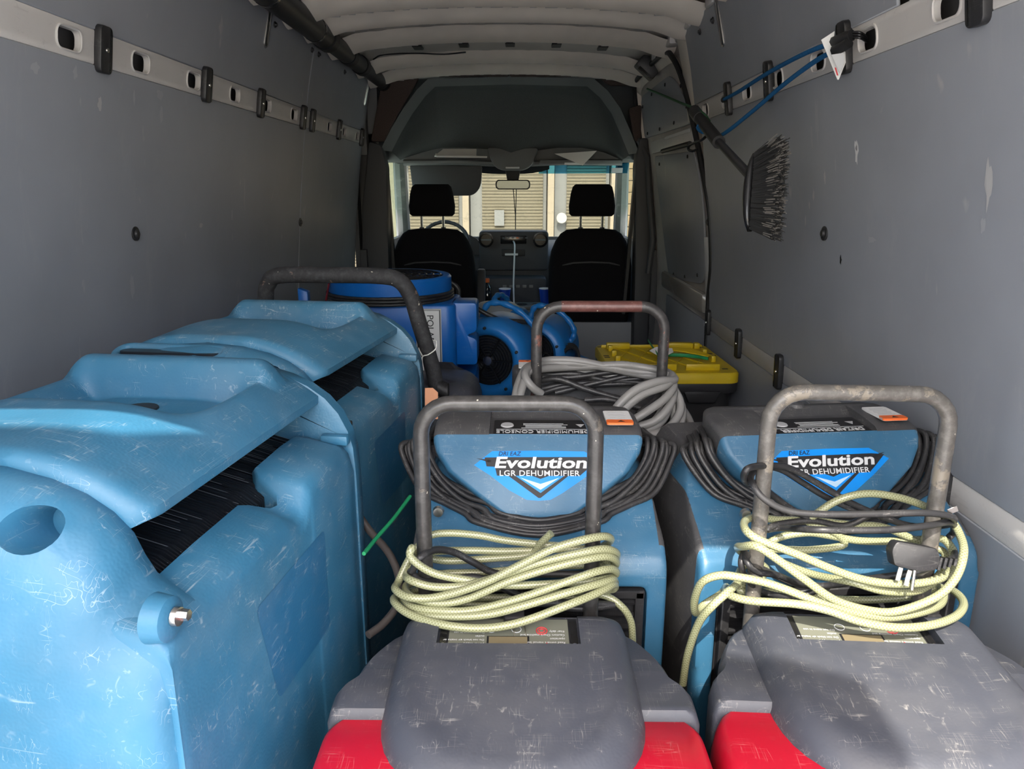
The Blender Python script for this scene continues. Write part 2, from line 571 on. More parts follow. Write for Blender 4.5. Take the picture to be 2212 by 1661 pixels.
wall_left = wall('left'); wall_right = wall('right')

def board(side, parent, y0, y1, z0, z1, n=8):
    return skin(side, y0, y1, z0, z1, n=n).build('panel', MT['panel'], parent, bevel=0.0025, seg=1, bang=60)

board('left', wall_left, 0.12, 3.576, 0.755, 1.583)
board('left', wall_left, 3.584, 4.86, 0.02, 1.583)
board('left', wall_left, 0.12, 3.576, 0.02, 0.695)
board('left', wall_left, 0.12, 3.576, 1.657, 1.945)
board('left', wall_left, 3.584, 4.88, 1.657, 1.945)
board('right', wall_right, 0.12, 3.31, 0.755, 1.583)
board('right', wall_right, 0.12, 3.40, 0.02, 0.695)
board('right', wall_right, 1.63, 3.40, 1.657, 1.955)

body_r = skin('right', 0.12, 1.62, 1.66, 2.02, inset=0.020, th=0.02).build('body_panel', MT['rail'], wall_right)

def rail(side, parent, y0, y1, zc, h, slots, sl=0.085, sh=0.042):
    s = 1 if side == 'right' else -1
    o = skin(side, y0, y1, zc - h / 2, zc + h / 2, inset=0.001, th=0.012, n=2).build('rail', MT['rail'], parent, bevel=0.003, seg=2, bang=50)
    if slots:
        c = MB()
        for y in slots:
            rr = rrect(sl, sh, 0.016, 4, y, zc)
            c.prism(rr, 'x', s * (hw(zc) - 0.03), s * (hw(zc) + 0.045))
        co = c.build('cutter', None)
        cut(o, [co], MT['rail'])
        # pressed collar round each slot
        for y in slots:
            ring = [(s * (hw(zc + q) + 0.000), p, zc + q) for p, q in [(a - y, b - zc) for a, b in rrect(sl + 0.006, sh + 0.006, 0.018, 4, y, zc)]]
            ring = [(x, p + y, z) for x, p, z in ring]
            MB().tube(ring, 0.0028, 5, closed=True).build('slot_collar', MT['rail'], parent)
    return o

L_SLOTS = [1.39, 1.739, 2.053, 2.375, 2.708, 3.046, 3.400, 3.70, 4.025, 4.358, 4.701]
R_SLOTS = [1.10, 1.455, 1.765, 2.043, 2.348, 2.653, 2.919, 3.22]
rail('left', wall_left, 0.12, 4.88, 1.620, 0.074, L_SLOTS)
rail('right', wall_right, 0.12, 3.40, 1.620, 0.074, R_SLOTS)
rail('right', wall_right, 0.12, 3.30, 0.725, 0.060, [])
rail('left', wall_left, 0.12, 4.86, 0.725, 0.060, [])

def rail_clip(side, parent, y, z, h=0.105, w=0.052, tilt=0.0):
    s = 1 if side == 'right' else -1
    lean = math.atan((hw(z + .05) - hw(z - .05)) / 0.1)
    m = MB().prism(rrect(w, h, 0.014, 4), 'x', -0.016, 0.004)
    c = m.build('rail_clip', MT['black'], parent, bevel=0.003, seg=2, bang=50)
    d = MB().lathe([(0.0, -0.0195), (0.005, -0.0185), (0.006, -0.014)], axis='x', n=12).build('screw', MT['steel'], c)
    g = MB().box((-0.0165, 0.012, 0), (0.003, 0.004, h * 0.92)).build('ridge', MT['black_gloss'], c)
    if s < 0:
        for q in (c, d, g): q.data.transform(Matrix.Scale(-1, 4, (1, 0, 0)))
        for q in (c, d, g): q.data.flip_normals()
    c.location = (s * hw(z), y, z)
    c.rotation_euler = (tilt, lean * s, 0)
    return c
for y in (1.864, 2.456, 2.957, 3.521, 3.674, 4.206, 4.796): rail_clip('left', wall_left, y, 1.620)
for y, t in ((1.348, 0), (1.868, 0.0), (2.408, 0.12), (2.855, 0.05)): rail_clip('right', wall_right, y, 1.622, 0.115, tilt=t)
for y in (3.299, 2.824, 2.364): rail_clip('right', wall_right, y, 0.728, 0.115, 0.05)
rail_clip('right', wall_right, 1.40, 0.720, 0.085, 0.05)

def stud(side, parent, y, z, r=0.017, name='panel_bolt', mat='black'):
    s = 1 if side == 'right' else -1
    o = MB().lathe([(0.0, -0.010), (r * 0.45, -0.010), (r * 0.6, -0.005), (r, -0.004), (r, 0.001)], axis='x', n=16).build(name, MT[mat], parent)
    if s < 0:
        o.data.transform(Matrix.Scale(-1, 4, (1, 0, 0))); o.data.flip_normals()
    o.location = (s * hw(z), y, z)
    return o
stud('left', wall_left, 2.026, 1.188, 0.019); stud('left', wall_left, 3.582, 1.156, 0.02)
stud('right', wall_right, 2.024, 1.19, 0.019); stud('right', wall_right, 3.29, 1.17, 0.016)
for y in (3.03, 3.545, 3.66, 4.18): stud('left', wall_left, y, 1.905, 0.012)
for y in (2.95, 3.15): stud('right', wall_right, y, 1.90, 0.012)

def oblong(side, parent, y, z0, z1, w=0.022):
    """dark plate standing in for a shaded cut-out in the upper board, bright lip round it"""
    s = 1 if side == 'right' else -1
    ring = []
    for a, b in rrect(w, z1 - z0, w * 0.48, 5, y, (z0 + z1) / 2):
        ring.append((s * (hw(b) - 0.001), a, b))
    MB().tube(ring, 0.004, 6, closed=True).build('slot_lip', MT['steel'], parent)
    n = len(ring)
    MB().add(ring, [tuple(range(n))])
    m = MB(); m.add([(x - s * 0.0006, a, b) for x, a, b in ring], [tuple(range(n))]); m.build('slot_dark_plate', MT['rubber'], parent)
oblong('left', wall_left, 2.965, 1.815, 1.945, 0.03); oblong('left', wall_left, 4.79, 1.80, 1.945, 0.022)
oblong('right', wall_right, 2.875, 1.80, 1.955, 0.026)

# paint worn through, scuffs and a torn spot on the boards
def blot(side, y, z, r, mat, seed, sq=1.6):
    sg = 1 if side == 'right' else -1
    rnd = random.Random(seed); pts = []
    for k in range(14):
        a = 2 * math.pi * k / 14; q = r * (0.55 + 0.7 * rnd.random())
        zz = z + sq * q * math.sin(a)
        pts.append((sg * (hw(zz) - 0.0012), y + q * math.cos(a), zz))
    m = MB(); m.add(pts, [tuple(range(14))]); return m.build('scuff', mat, wall_right if sg > 0 else wall_left, smooth=None)
MT['scuff'] = plain('scuffed_board', (0.46, 0.455, 0.45), 0.6)
MT['scuff_faint'] = plain('faint_scuff', (0.375, 0.385, 0.405), 0.5)
blot('right', 1.829, 1.390, 0.011, MT['label_white'], 1, 2.6); blot('right', 1.829, 1.397, 0.005, MT['ink'], 2)
blot('right', 1.92, 1.13, 0.006, MT['ink'], 3, 2.0)
for k, (sd, y, z, r, sq, mt) in enumerate((('right', 1.32, 1.31, 0.010, 4.0, 'scuff'), ('right', 1.33, 1.24, 0.008, 2.0, 'scuff_faint'), ('right', 2.10, 1.29, 0.006, 3.0, 'scuff'), ('right', 2.13, 1.26, 0.005, 2.5, 'scuff'), ('right', 2.02, 1.335, 0.006, 3.0, 'scuff'),
        ('right', 1.95, 1.36, 0.004, 5.0, 'scuff_faint'), ('right', 2.16, 1.22, 0.005, 3.0, 'scuff'), ('right', 2.06, 1.48, 0.012, 5.0, 'scuff_faint'), ('right', 2.10, 1.44, 0.010, 4.0, 'scuff_faint'), ('right', 1.75, 1.19, 0.02, 0.4, 'scuff_faint'),
        ('left', 1.62, 1.545, 0.016, 0.7, 'scuff_faint'), ('left', 1.76, 1.555, 0.010, 1.6, 'scuff_faint'), ('left', 1.86, 1.50, 0.012, 1.2, 'scuff'), ('left', 2.16, 1.555, 0.02, 0.6, 'scuff_faint'), ('left', 2.17, 1.50, 0.010, 2.4, 'scuff_faint'),
        ('left', 2.72, 1.215, 0.008, 2.4, 'scuff_faint'), ('left', 2.45, 1.19, 0.014, 0.5, 'scuff'), ('left', 2.02, 1.53, 0.006, 3.0, 'scuff_faint'), ('left', 2.0, 1.05, 0.012, 3.0, 'scuff_faint'))):
    blot(sd, y, z, r, MT[mt], 20 + k, sq)

# floor and ground
fl = MB().box((0, 2.55, -0.03), (1.9, 5.1, 0.06)).build('floor', MT['floor']); tag(fl, kind='structure')
gm, gnt, gp = newmat('asphalt')
gtc = gnt.nodes.new('ShaderNodeTexCoord').outputs['Object']
gnt.links.new(mix(gnt, noise(gnt, gtc, 3, 6, 0.7), (0.55, 0.53, 0.50), (0.68, 0.66, 0.62)), gp.inputs['Base Color'])
gp.inputs['Roughness'].default_value = 0.9
gr = MB().box((0, 0, -0.75), (90, 90, 0.1)).build('ground', gm); tag(gr, 'pale asphalt ground around the parked van', 'ground', kind='structure')

# ceiling: skin, bows, longitudinal side members
def roofz(x, base=2.03): return base - 0.055 * (abs(x - 0.03) / 0.8) ** 2.4
xs_ = [lerp(-0.80, 0.84, i / 16) for i in range(17)]
rows = [[(x, y, roofz(x, 2.040)) for x in xs_] for y in (0.12, 1.2, 2.4, 3.6, 4.95)]
rows2 = [[(x, y, z + 0.012) for x, y, z in r] for r in rows]
cm = MB().sheet(rows).sheet(rows2)
ceil = cm.build('ceiling', MT['roof_skin']); tag(ceil, kind='structure')
def bow(y0, w, dz=0.0, xa=-0.80, xb=0.84):
    n = 60; rings = []
    for i in range(n + 1):
        x = lerp(xa, xb, i / n)
        e = sstep(0.64, 0.78, abs(x - 0.02))
        notch = 0.012 * (abs(((x + 0.9) / 0.235) % 1 - 0.5) < 0.10)
        z = roofz(x, 2.030) + dz - 0.020 * e
        yy = y0 + notch
        rings.append([(x, yy - 0.012, z + 0.012), (x, yy, z + 0.004), (x, yy + w * 0.30 - notch, z - 0.018), (x, yy + w * 0.80 - notch, z - 0.036), (x, y0 + w, z - 0.038),
                      (x, y0 + w + 0.006, z - 0.030), (x, y0 + w + 0.006, z + 0.012)])
    o = MB().loft(rings).build('roof_bow', MT['roof'], ceil, smooth=28)
    t = MB()
    for k in range(19):
        x = lerp(xa + 0.18, xb - 0.18, k / 18)
        t.box((x, y0 + w + 0.012, roofz(x, 2.030) + dz - 0.034), (0.026 + 0.022 * (k % 3 == 0), 0.014, 0.005))
    t.build('tab_row', MT['rail'], o)
    return o
for y, w in ((1.55, 0.15), (2.10, 0.15), (2.62, 0.15), (3.03, 0.13), (3.33, 0.11), (3.72, 0.15), (4.36, 0.12)): bow(y, w)
bow(4.72, 0.10, -0.01)
for y in (3.56, 4.16):
    for k in range(5):
        x = -0.42 + 0.24 * k
        MB().box((x, y, roofz(x, 2.040) - 0.004), (0.05, 0.10, 0.014)).build('adhesive_pad', MT['rubber'], ceil, bevel=0.003, seg=1)
for x in (-0.19, 0.30):
    MB().tube([(x + 0.02 * math.cos(a), 4.05 + 0.03 * math.sin(a), roofz(x, 2.036)) for a in [2 * math.pi * k / 14 for k in range(14)]], 0.005, 5, closed=True).build('roof_loop', MT['steel'], ceil)
for s in (-1, 1):
    tab0 = None
    for k in range(int((4.8 - 2.0) / 0.19)):
        if tab0 is None:
            tab0 = tb_ = MB().box((0, 0, 0), (0.05, 0.10, 0.05)).build('roof_tab', MT['rail'], ceil, bevel=0.008, seg=2)
        else:
            tb_ = tab0.copy(); col.objects.link(tb_)
        tb_.location = (s * 0.795 + 0.02, 2.0 + k * 0.19, 1.972)
    MB().box((s * 0.83 + 0.02, 2.5, 2.0), (0.07, 4.76, 0.10)).build('roof_side_member', MT['roof_skin'], ceil, bevel=0.012)
# thin wiring above the third bow
MB().tube(spline([(-0.68, 4.30, 1.985), (-0.62, 4.28, 2.005), (-0.45, 4.30, 2.015), (-0.3, 4.31, 2.012), (-0.18, 4.30, 2.020)], 5), 0.004, 6).build('wire', MT['rubber'], ceil)

# rear opening: header and posts
rf = MB().box((0.02, 0.180, 2.01), (1.80, 0.09, 0.12)).build('trim_1', MT['shell'], bevel=0.015); tag(rf, kind='structure')
for i, s in enumerate((-1, 1)):
    p = MB().prism([(s * (hw(z) - 0.015), z) for z in zs(0, 2.0, 8)] + [(s * (hw(z) + 0.08), z) for z in reversed(zs(0, 2.0, 8))], 'y', 0.08, 0.13).build('trim_%d' % (i + 2), MT['shell'])
    tag(p, kind='structure')

# ------------------------------------------------------------------ sliding side door (right)
def hd(z): return hw(z) + 0.045
door = empty('door_1'); tag(door, kind='structure')
def dplate(poly, inset, th, name, mat, parent=door, bevel=0.004):
    vs = [(hd(z) - inset, y, z) for y, z in poly] + [(hd(z) - inset + th, y, z) for y, z in poly]
    n = len(poly); m = MB()
    m.add(vs, [tuple(range(n))[::-1], tuple(range(n, 2 * n))] + [(i, (i + 1) % n, n + (i + 1) % n, n + i) for i in range(n)])
    return m.build(name, mat, parent, bevel=bevel, seg=2, bang=50)
def ladder(y0, y1, z0, z1, n=8):
    return [(y0, z) for z in zs(z0, z1, n)] + [(y1, z) for z in reversed(zs(z0, z1, n))]
dplate(ladder(3.36, 5.02, 0.0, 2.0, 12), 0.0, 0.03, 'door_skin', MT['roof_skin'], bevel=None)
dplate(rpoly([(3.62, 1.66), (3.95, 1.86), (4.92, 1.86), (4.96, 1.62), (3.62, 1.60)], [.05, .1, .12, .06, .03]), 0.012, 0.01, 'door_panel', MT['panel'])
dplate(rpoly([(3.62, 1.48), (3.50, 1.22), (3.53, 0.87), (4.40, 0.80), (4.52, 1.0), (4.60, 1.30), (4.66, 1.50)], [.05, .12, .1, .08, .08, .08, .05]), 0.014, 0.012, 'door_panel', MT['panel'])
dplate(ladder(3.60, 4.70, 1.515, 1.585, 2), 0.02, 0.02, 'door_rail', MT['rail'])
dplate([(3.64, 1.565), (4.20, 1.568), (4.25, 1.575), (4.2, 1.582), (3.64, 1.579)], 0.024, 0.008, 'bright_strip', MT['label_white'], bevel=None)
MB().tube([(hd(1.51) - 0.03, 3.62, 1.512), (hd(1.51) - 0.03, 4.3, 1.512)], 0.012, 8).build('guide_rod', MT['rubber'], door)
dplate(ladder(3.44, 4.46, 0.74, 0.84, 2), 0.05, 0.04, 'sill', plain('sill_gloss', (0.30, 0.28, 0.25), 0.18), bevel=0.02)
dplate(ladder(3.50, 4.44, 0.02, 0.70, 6), 0.02, 0.015, 'door_panel', MT['panel'])
for y, z in ((4.85, 1.80), (4.5, 1.83), (4.1, 1.83), (3.75, 1.78), (3.68, 1.68), (4.0, 1.635), (4.4, 1.635), (4.8, 1.64), (3.75, 1.46), (4.5, 1.45), (3.66, 0.90), (3.95, 0.86), (4.25, 0.84)):
    MB().lathe([(0, -0.006), (0.008, -0.005), (0.010, 0.0)], axis='x', n=10, c=(hd(z) - 0.014, y, z)).build('door_stud', MT['rubber'], door)
seal = [(3.335, 0.55), (3.335, 0.82), (3.27, 1.0), (3.28, 1.23), (3.43, 1.52), (3.58, 1.77), (3.72, 1.90), (3.9, 1.945), (4.5, 1.945), (4.82, 1.93), (4.92, 1.84), (4.94, 1.6)]
sp = spline([(hw(z) + 0.004, y, z) for y, z in seal], 5)
sl = MB().tube(sp, 0.013, 8).build('door_seal', MT['rubber'], door)
# painted frame strip between board and seal
fr = MB(); fr.sheet([[(hw(z) + 0.012, y, z) for y, z in [(p.y, p.z) for p in sp]], [(hw(p.z) + 0.018, min(3.44, p.y - 0.0) if p.z < 1.5 else p.y, p.z) for p in sp], [(hd(p.z), p.y + 0.05 if p.y < 4.6 else p.y, p.z - (0.04 if p.z > 1.9 else 0)) for p in sp]])
fr.build('door_frame', MT['roof'], door)
wp = skin('right', 3.315, 3.40, 0.40, 1.10, inset=0.004, th=0.02).build('trim_4', MT['white'], bevel=0.004); tag(wp, kind='structure')
up = skin('right', 3.402, 3.60, 1.60, 1.96, inset=0.01, th=0.02).build('trim_5', MT['roof'], bevel=0.004); tag(up, kind='structure')

# ------------------------------------------------------------------ cab
FY = 4.93
cab = empty('wall_front', (0, 0, 0)); tag(cab, kind='structure')
def slab(poly, y, th, name, mat, parent=cab, bevel=0.01):
    return MB().prism(poly, 'y', y, y + th).build(name, mat, parent, bevel=bevel, seg=2, bang=50)
slab(rpoly([(-0.72, 2.06), (-0.51, 2.06), (-0.515, 1.97), (-0.60, 1.84), (-0.68, 1.72), (-0.745, 1.60), (-0.83, 1.60)], [0, 0, .04, .05, .05, .02, .02]), FY - 0.03, 0.04, 'carpet_trim', MT['carpet'])
slab([(-0.465, 1.982), (0.043, 1.982), (0.043, 2.06), (-0.465, 2.06)], FY - 0.03, 0.03, 'carpet_trim', MT['carpet'])
slab([(0.049, 1.982), (0.573, 1.982), (0.573, 2.06), (0.049, 2.06)], FY - 0.03, 0.03, 'carpet_trim', MT['carpet'])
slab(rpoly([(0.60, 2.06), (0.88, 2.06), (0.875, 1.93), (0.66, 1.93), (0.60, 1.98)], [0, 0, .02, .03, .03]), FY - 0.03, 0.04, 'carpet_trim', MT['carpet'])
slab(rpoly([(0.79, 1.80), (0.87, 1.82), (0.875, 1.60), (0.835, 1.60)], .02), FY - 0.02, 0.03, 'carpet_trim', MT['carpet'])
# arch trim: a band from the carpet edge to the headliner edge
def arch(t):
    """t 0..1 from lower left over the top to lower right"""
    pts = [(-0.775, 1.55), (-0.70, 1.68), (-0.62, 1.80), (-0.53, 1.91), (-0.46, 1.972), (0.05, 1.985), (0.57, 1.972), (0.66, 1.90), (0.74, 1.80), (0.81, 1.66), (0.87, 1.53)]
    k = t * (len(pts) - 1); i = min(int(k), len(pts) - 2); f = k - i
    return Vector((lerp(pts[i][0], pts[i + 1][0], f), 0, lerp(pts[i][1], pts[i + 1][1], f)))
N = 30
cA = Vector((0.05, 0, 1.55))
rows = []
for yy, sc in ((FY - 0.005, 1.0), (FY + 0.04, 0.975), (FY + 0.14, 0.965), (FY + 0.2, 0.955)):
    rows.append([tuple(cA + (arch(i / N) - cA) * sc + Vector((0, yy, 0))) for i in range(N + 1)])
MB().sheet(rows).build('arch_trim', MT['cabtrim'], cab, smooth=60)
# headliner dome: from the arch forward and down to the shelf lip
rows = []
for k in range(13):
    t = k / 12
    yy = lerp(FY + 0.2, 5.68, t); sc = lerp(0.955, 0.99, t)
    zsq = 1.0 - 0.80 * sstep(0.25, 1.0, t)
    row = []
    for i in range(N + 1):
        p = cA + (arch(i / N) - cA) * sc
        z = 1.55 + (p.z - 1.55) * zsq - 0.03 * t
        b = math.exp(-((p.x - 0.06) / (0.15 + 0.08 * (1 - t))) ** 4) * 0.085 * sstep(0.35, 0.95, t)
        row.append((p.x, yy, z - b))
    rows.append(row)
hl = MB().sheet(rows).build('headliner', MT['headliner'], cab, smooth=70)
# roof over the cab and front bulkhead beyond the dome
MB().box((0.05, 5.6, 2.09), (1.9, 1.5, 0.03)).build('cab_roof', MT['shell'], cab)
lip = MB().tube([(-0.74, 5.66, 1.50), (-0.35, 5.68, 1.505), (0.05, 5.70, 1.49), (0.45, 5.68, 1.505), (0.86, 5.66, 1.50)], 0.022, 10, flat=1.6).build('shelf_lip', MT['cabtrim'], cab)
# overhead console (reading lamp unit)
oc = MB().prism(rpoly([(-0.13, 1.60), (0.25, 1.60), (0.20, 1.475), (0.14, 1.445), (-0.02, 1.445), (-0.08, 1.475)], .03), 'y', 5.60, 5.76).build('overhead_console', MT['cabtrim'], cab, bevel=0.02, seg=3)
MB().box((0.06, 5.598, 1.462), (0.10, 0.012, 0.012)).build('lamp_lens', MT['label_white'], oc, bevel=0.003)
# pillars
def post(poly, y0, y1, name, mat, bevel=0.012): return MB().prism(poly, 'y', y0, y1).build(name, mat, cab, bevel=bevel, seg=2)
post(rpoly([(-0.86, 0.0), (-0.765, 0.0), (-0.745, 0.9), (-0.735, 1.45), (-0.765, 1.58), (-0.84, 1.60), (-0.90, 1.2), (-0.93, 0.7)], .02), FY - 0.04, FY + 0.08, 'pillar', MT['dash'])
post(rpoly([(0.97, 0.0), (0.885, 0.0), (0.865, 0.9), (0.845, 1.45), (0.865, 1.62), (0.92, 1.62), (0.95, 1.2), (0.98, 0.7)], .02), FY - 0.04, FY + 0.10, 'pillar', MT['dash'])
# belts and a buckle on the right pillar
MB().box((0.835, FY + 0.02, 1.0), (0.02, 0.06, 1.0), (0, R(3), 0)).build('belt', MT['rubber'], cab)
MB().box((-0.745, FY + 0.12, 1.0), (0.02, 0.05, 0.9), (0, R(-2), 0)).build('belt', MT['rubber'], cab)
MB().tube([(0.86, FY, 1.62), (0.92, FY - .05, 1.50), (0.935, FY - .06, 1.30), (0.97, FY - .08, 1.0), (0.95, FY - .08, 0.78)], 0.02, 8).build('grab_handle', MT['dash'], cab)
# cab sides: lower door trim, window frame posts, with open window area between
for s, X in ((-1, -0.90), (1, 0.99)):
    MB().box((X, 5.65, 0.45), (0.04, 1.6, 0.96)).build('cab_door_trim', MT['dash'], cab)
    MB().box((X - s * 0.02, 5.65, 1.80), (0.05, 1.5, 0.56)).build('cab_side_trim', MT['cabtrim'], cab)
    MB().tube([(X - s * 0.05, 5.18, 0.85), (X - s * 0.06, 5.20, 1.2), (X - s * 0.08, 5.24, 1.55)], 0.03, 8).build('window_post', MT['cabtrim'], cab)
    MB().tube([(X - s * 0.02, 6.45, 0.92), (X - s * 0.06, 6.15, 1.25), (X - s * 0.10, 5.85, 1.53)], [0.06, 0.055, 0.05], 8).build('windscreen_post', MT['cabtrim'], cab)

for s, X in ((-1, -0.94), (1, 1.03)):
    MB().box((X, 5.02, 1.03), (0.03, 0.30, 2.1)).build('cab_corner', MT['dash'], cab)
MB().box((0.05, 5.85, 0.10), (2.0, 1.9, 0.06)).build('cab_floor', MT['dash'], cab)
MB().box((0.05, 6.80, 0.45), (2.0, 0.05, 0.90)).build('firewall', MT['dash'], cab)
MB().prism([(5.69, 2.09), (5.69, 1.50), (5.80, 1.51), (5.95, 1.56), (6.3, 2.09)], 'x', -0.97, 1.07).build('windscreen_header', MT['cabtrim'], cab)
MB().box((0.05, 4.99, 2.075), (2.0, 0.16, 0.09)).build('roof_joint', MT['rubber'], cab)
for s, X in ((-1, -0.86), (1, 0.95)): MB().box((X, 5.02, 1.80), (0.14, 0.10, 0.56)).build('corner_fill', MT['cabtrim'], cab)
MB().box((-0.89, 4.99, 0.8), (0.16, 0.04, 1.7)).build('pillar_return', MT['dash'], cab)
MB().box((1.01, 5.02, 0.8), (0.16, 0.04, 1.7)).build('pillar_return', MT['dash'], cab)
bh = MB().box((0.05, 5.02, 0.20), (1.70, 0.03, 0.46)).build('seat_box_wall', plain('seat_box_grey', (0.30, 0.31, 0.33), 0.6), cab)

# glass
def glass(name, tint, gl=0.06, haze=0.0):
    m, nt, p = newmat(name)
    nt.nodes.remove(p)
    out = nt.nodes['Material Output']
    t = nt.nodes.new('ShaderNodeBsdfTransparent'); t.inputs[0].default_value = (*tint, 1)
    g = nt.nodes.new('ShaderNodeBsdfGlossy'); g.inputs['Roughness'].default_value = 0.05
    d = nt.nodes.new('ShaderNodeBsdfDiffuse'); d.inputs[0].default_value = (0.8, 0.8, 0.75, 1)
    tc = nt.nodes.new('ShaderNodeTexCoord').outputs['Object']
    mx = nt.nodes.new('ShaderNodeMixShader'); mx.inputs[0].default_value = gl
    nt.links.new(t.outputs[0], mx.inputs[1]); nt.links.new(g.outputs[0], mx.inputs[2])
    if haze:
        n = noise(nt, tc, 4, 3, 0.6, 0.8, (1, 1, 2.5, (0, 0.7, 0)))
        ln = ramp(nt, math2(nt, 'ABSOLUTE', math2(nt, 'SUBTRACT', n, 0.5), 0), ((0.0, 1.0), (0.012, 0.0)))
        sm = ramp(nt, noise(nt, tc, 3, 4, 0.7, 1.0, (1, 1, 0.5, (0, 0.8, 0))), ((0.45, 0.0), (0.75, 1.0)))
        f = math2(nt, 'ADD', math2(nt, 'MULTIPLY', ln, haze), math2(nt, 'MULTIPLY', sm, haze * 0.7))
        m2 = nt.nodes.new('ShaderNodeMixShader')
        nt.links.new(f, m2.inputs[0]); nt.links.new(mx.outputs[0], m2.inputs[1]); nt.links.new(d.outputs[0], m2.inputs[2]); mx = m2
    nt.links.new(mx.outputs[0], out.inputs[0])
    return m
MT['glass'] = glass('windscreen_glass', (0.80, 0.84, 0.80), 0.04, 0.16)
MT['side_glass'] = glass('side_glass', (0.75, 0.83, 0.80), 0.06)
MT['blue_glass'] = glass('blue_tint_band', (0.10, 0.40, 0.62), 0.05)
def ws(x, t): return (x, lerp(6.48, 5.84, t) - 0.25 * (abs(x - 0.05) / 0.95) ** 2 * 0.6, lerp(0.90, 1.60, t))
win1 = empty('window_1'); tag(win1, kind='structure')
MB().sheet([[ws(lerp(-0.90, 0.99, i / 12), t) for i in range(13)] for t in (0, .25, .5, .75, 1)]).build('pane', MT['glass'], win1, smooth=60)
MB().sheet([[(x, y - 0.006, z) for x, y, z in [ws(lerp(0.26, 0.93, i / 8), t) for i in range(9)]] for t in (0.755, .82, .9)]).build('tint_band', MT['blue_glass'], win1, smooth=60)
bk = [(lerp(-0.30, 0.34, i / 10), 0.0) for i in range(11)]
MB().sheet([[(x, y - 0.007, z) for x, y, z in [ws(x_, lerp(0.93, (0.80 - 0.05 * (1 - min(1, (abs(x_ - 0.02) / 0.32) ** 3))), k)) for x_, _ in bk]] for k in (0, .5, 1)]).build('shade_print', MT['rubber'], win1)
for i, X in enumerate((-0.90, 0.99)):
    w = empty('window_%d' % (i + 2)); tag(w, kind='structure')
    MB().box((X, 5.70, 1.24), (0.006, 1.0, 0.66)).build('pane', MT['side_glass'], w)

# ------------------------------------------------------------------ dashboard and console
dash = empty('dashboard', (0.05, 5.9, 0)); tag(dash, 'dark dashboard with centre screen and round vents behind the seats', 'dashboard')
MB().loft([[(x, y, z) for y, z in ((-0.02, 0.30), (-0.06, 0.72), (-0.02, 0.80), (0.12, 0.86), (0.5, 0.90), (0.5, 0.30))] for x in (-0.92, -0.3, 0.3, 0.92)]).build('body', MT['dash'], dash, bevel=0.02)
MB().loft([[(x, lerp(0.0, 0.28, k / 6), 0.86 + 0.135 * math.sin(math.pi * min(1, 0.5 + k / 12)) * math.sin(math.pi * (i / 10)) ** 0.5) for k in range(7)] + [(x, 0.28, 0.80), (x, 0.0, 0.80)] for i, x in [(i, lerp(-0.74, -0.22, i / 10)) for i in range(11)]]).build('instrument_cowl', MT['dash'], dash, smooth=60)
ctr = MB().prism(rpoly([(-0.25, 1.0), (0.285, 1.0), (0.285, 0.70), (-0.25, 0.70)], .03), 'y', -0.10, 0.10).build('centre_stack', MT['dash'], dash, bevel=0.012)
for x in (-0.195, 0.222):
    v = MB().lathe([(0.058, 0.0), (0.058, -0.02), (0.046, -0.022), (0.042, -0.008), (0.0, -0.008)], axis='y', c=(x, -0.10, 0.935), n=20).build('air_vent', MT['black_gloss'], dash)
    MB().box((x, -0.112, 0.935), (0.08, 0.008, 0.012)).build('vane', MT['cabtrim'], v)
MB().box((0.015, -0.103, 0.935), (0.20, 0.012, 0.062)).build('radio', MT['black_gloss'], dash, bevel=0.004)
MB().box((0.015, -0.101, 0.838), (0.18, 0.012, 0.05)).build('tray', MT['rubber'], dash, bevel=0.004)
for k in range(6): MB().box((-0.06 + k * 0.035, -0.11, 0.95), (0.018, 0.006, 0.008)).build('radio_button', MT['cabtrim'] if k != 3 else MT['orange_cap'], dash)
MB().box((0.0, -0.115, 0.825), (0.10, 0.03, 0.014)).build('tray_paper', MT['paper'], dash)
MB().prism(rpoly([(-0.25, 0.66), (0.27, 0.66), (0.24, 0.45), (-0.22, 0.45)], .03), 'y', -0.28, 0.05).build('switch_panel', MT['dash'], dash, bevel=0.015)
for k in range(5): MB().box((-0.05 + k * 0.05, -0.285, 0.60), (0.03, 0.012, 0.02)).build('switch', MT['console'], dash, bevel=0.003)
MB().prism(rpoly([(-0.26, 0.48), (0.29, 0.48), (0.29, 0.30), (-0.26, 0.30)], .02), 'y', -0.56, -0.26).build('cup_console', MT['console'], dash, bevel=0.012)
MB().tube([(-0.24, -0.56, 0.478), (0.27, -0.56, 0.478)], 0.014, 8).build('console_lip', MT['console'], dash)
for x in (-0.165, -0.045, 0.08, 0.20):
    MB().lathe([(0.044, 0.484), (0.040, 0.486), (0.036, 0.481), (0.034, 0.4805), (0.0, 0.4805)], c=(x, -0.42, 0), n=18).build('cup_well', MT['rubber'], dash)

st = empty('steering_wheel', (-0.47, 5.80, 0)); tag(st, 'dark steering wheel ahead of the left hand seat', 'steering wheel')
ring = [(0.19 * math.cos(a), 0.09 * math.sin(a), 0.90 + 0.165 * math.sin(a)) for a in [2 * math.pi * k / 32 for k in range(32)]]
MB().tube(ring, 0.015, 8, closed=True).build('rim', MT['dash'], st)
MB().tube([(-0.18, 0, 0.90), (0.18, 0, 0.90)], 0.016, 6).build('spoke', MT['dash'], st)
MB().lathe([(0, -0.03), (0.06, -0.02), (0.065, 0.02), (0, 0.04)], axis='y', c=(0, 0.0, 0.90), n=16).build('hub', MT['dash'], st)
MB().tube([(0, 0.0, 0.90), (0, 0.09, 0.80)], 0.03, 8).build('column', MT['dash'], st)

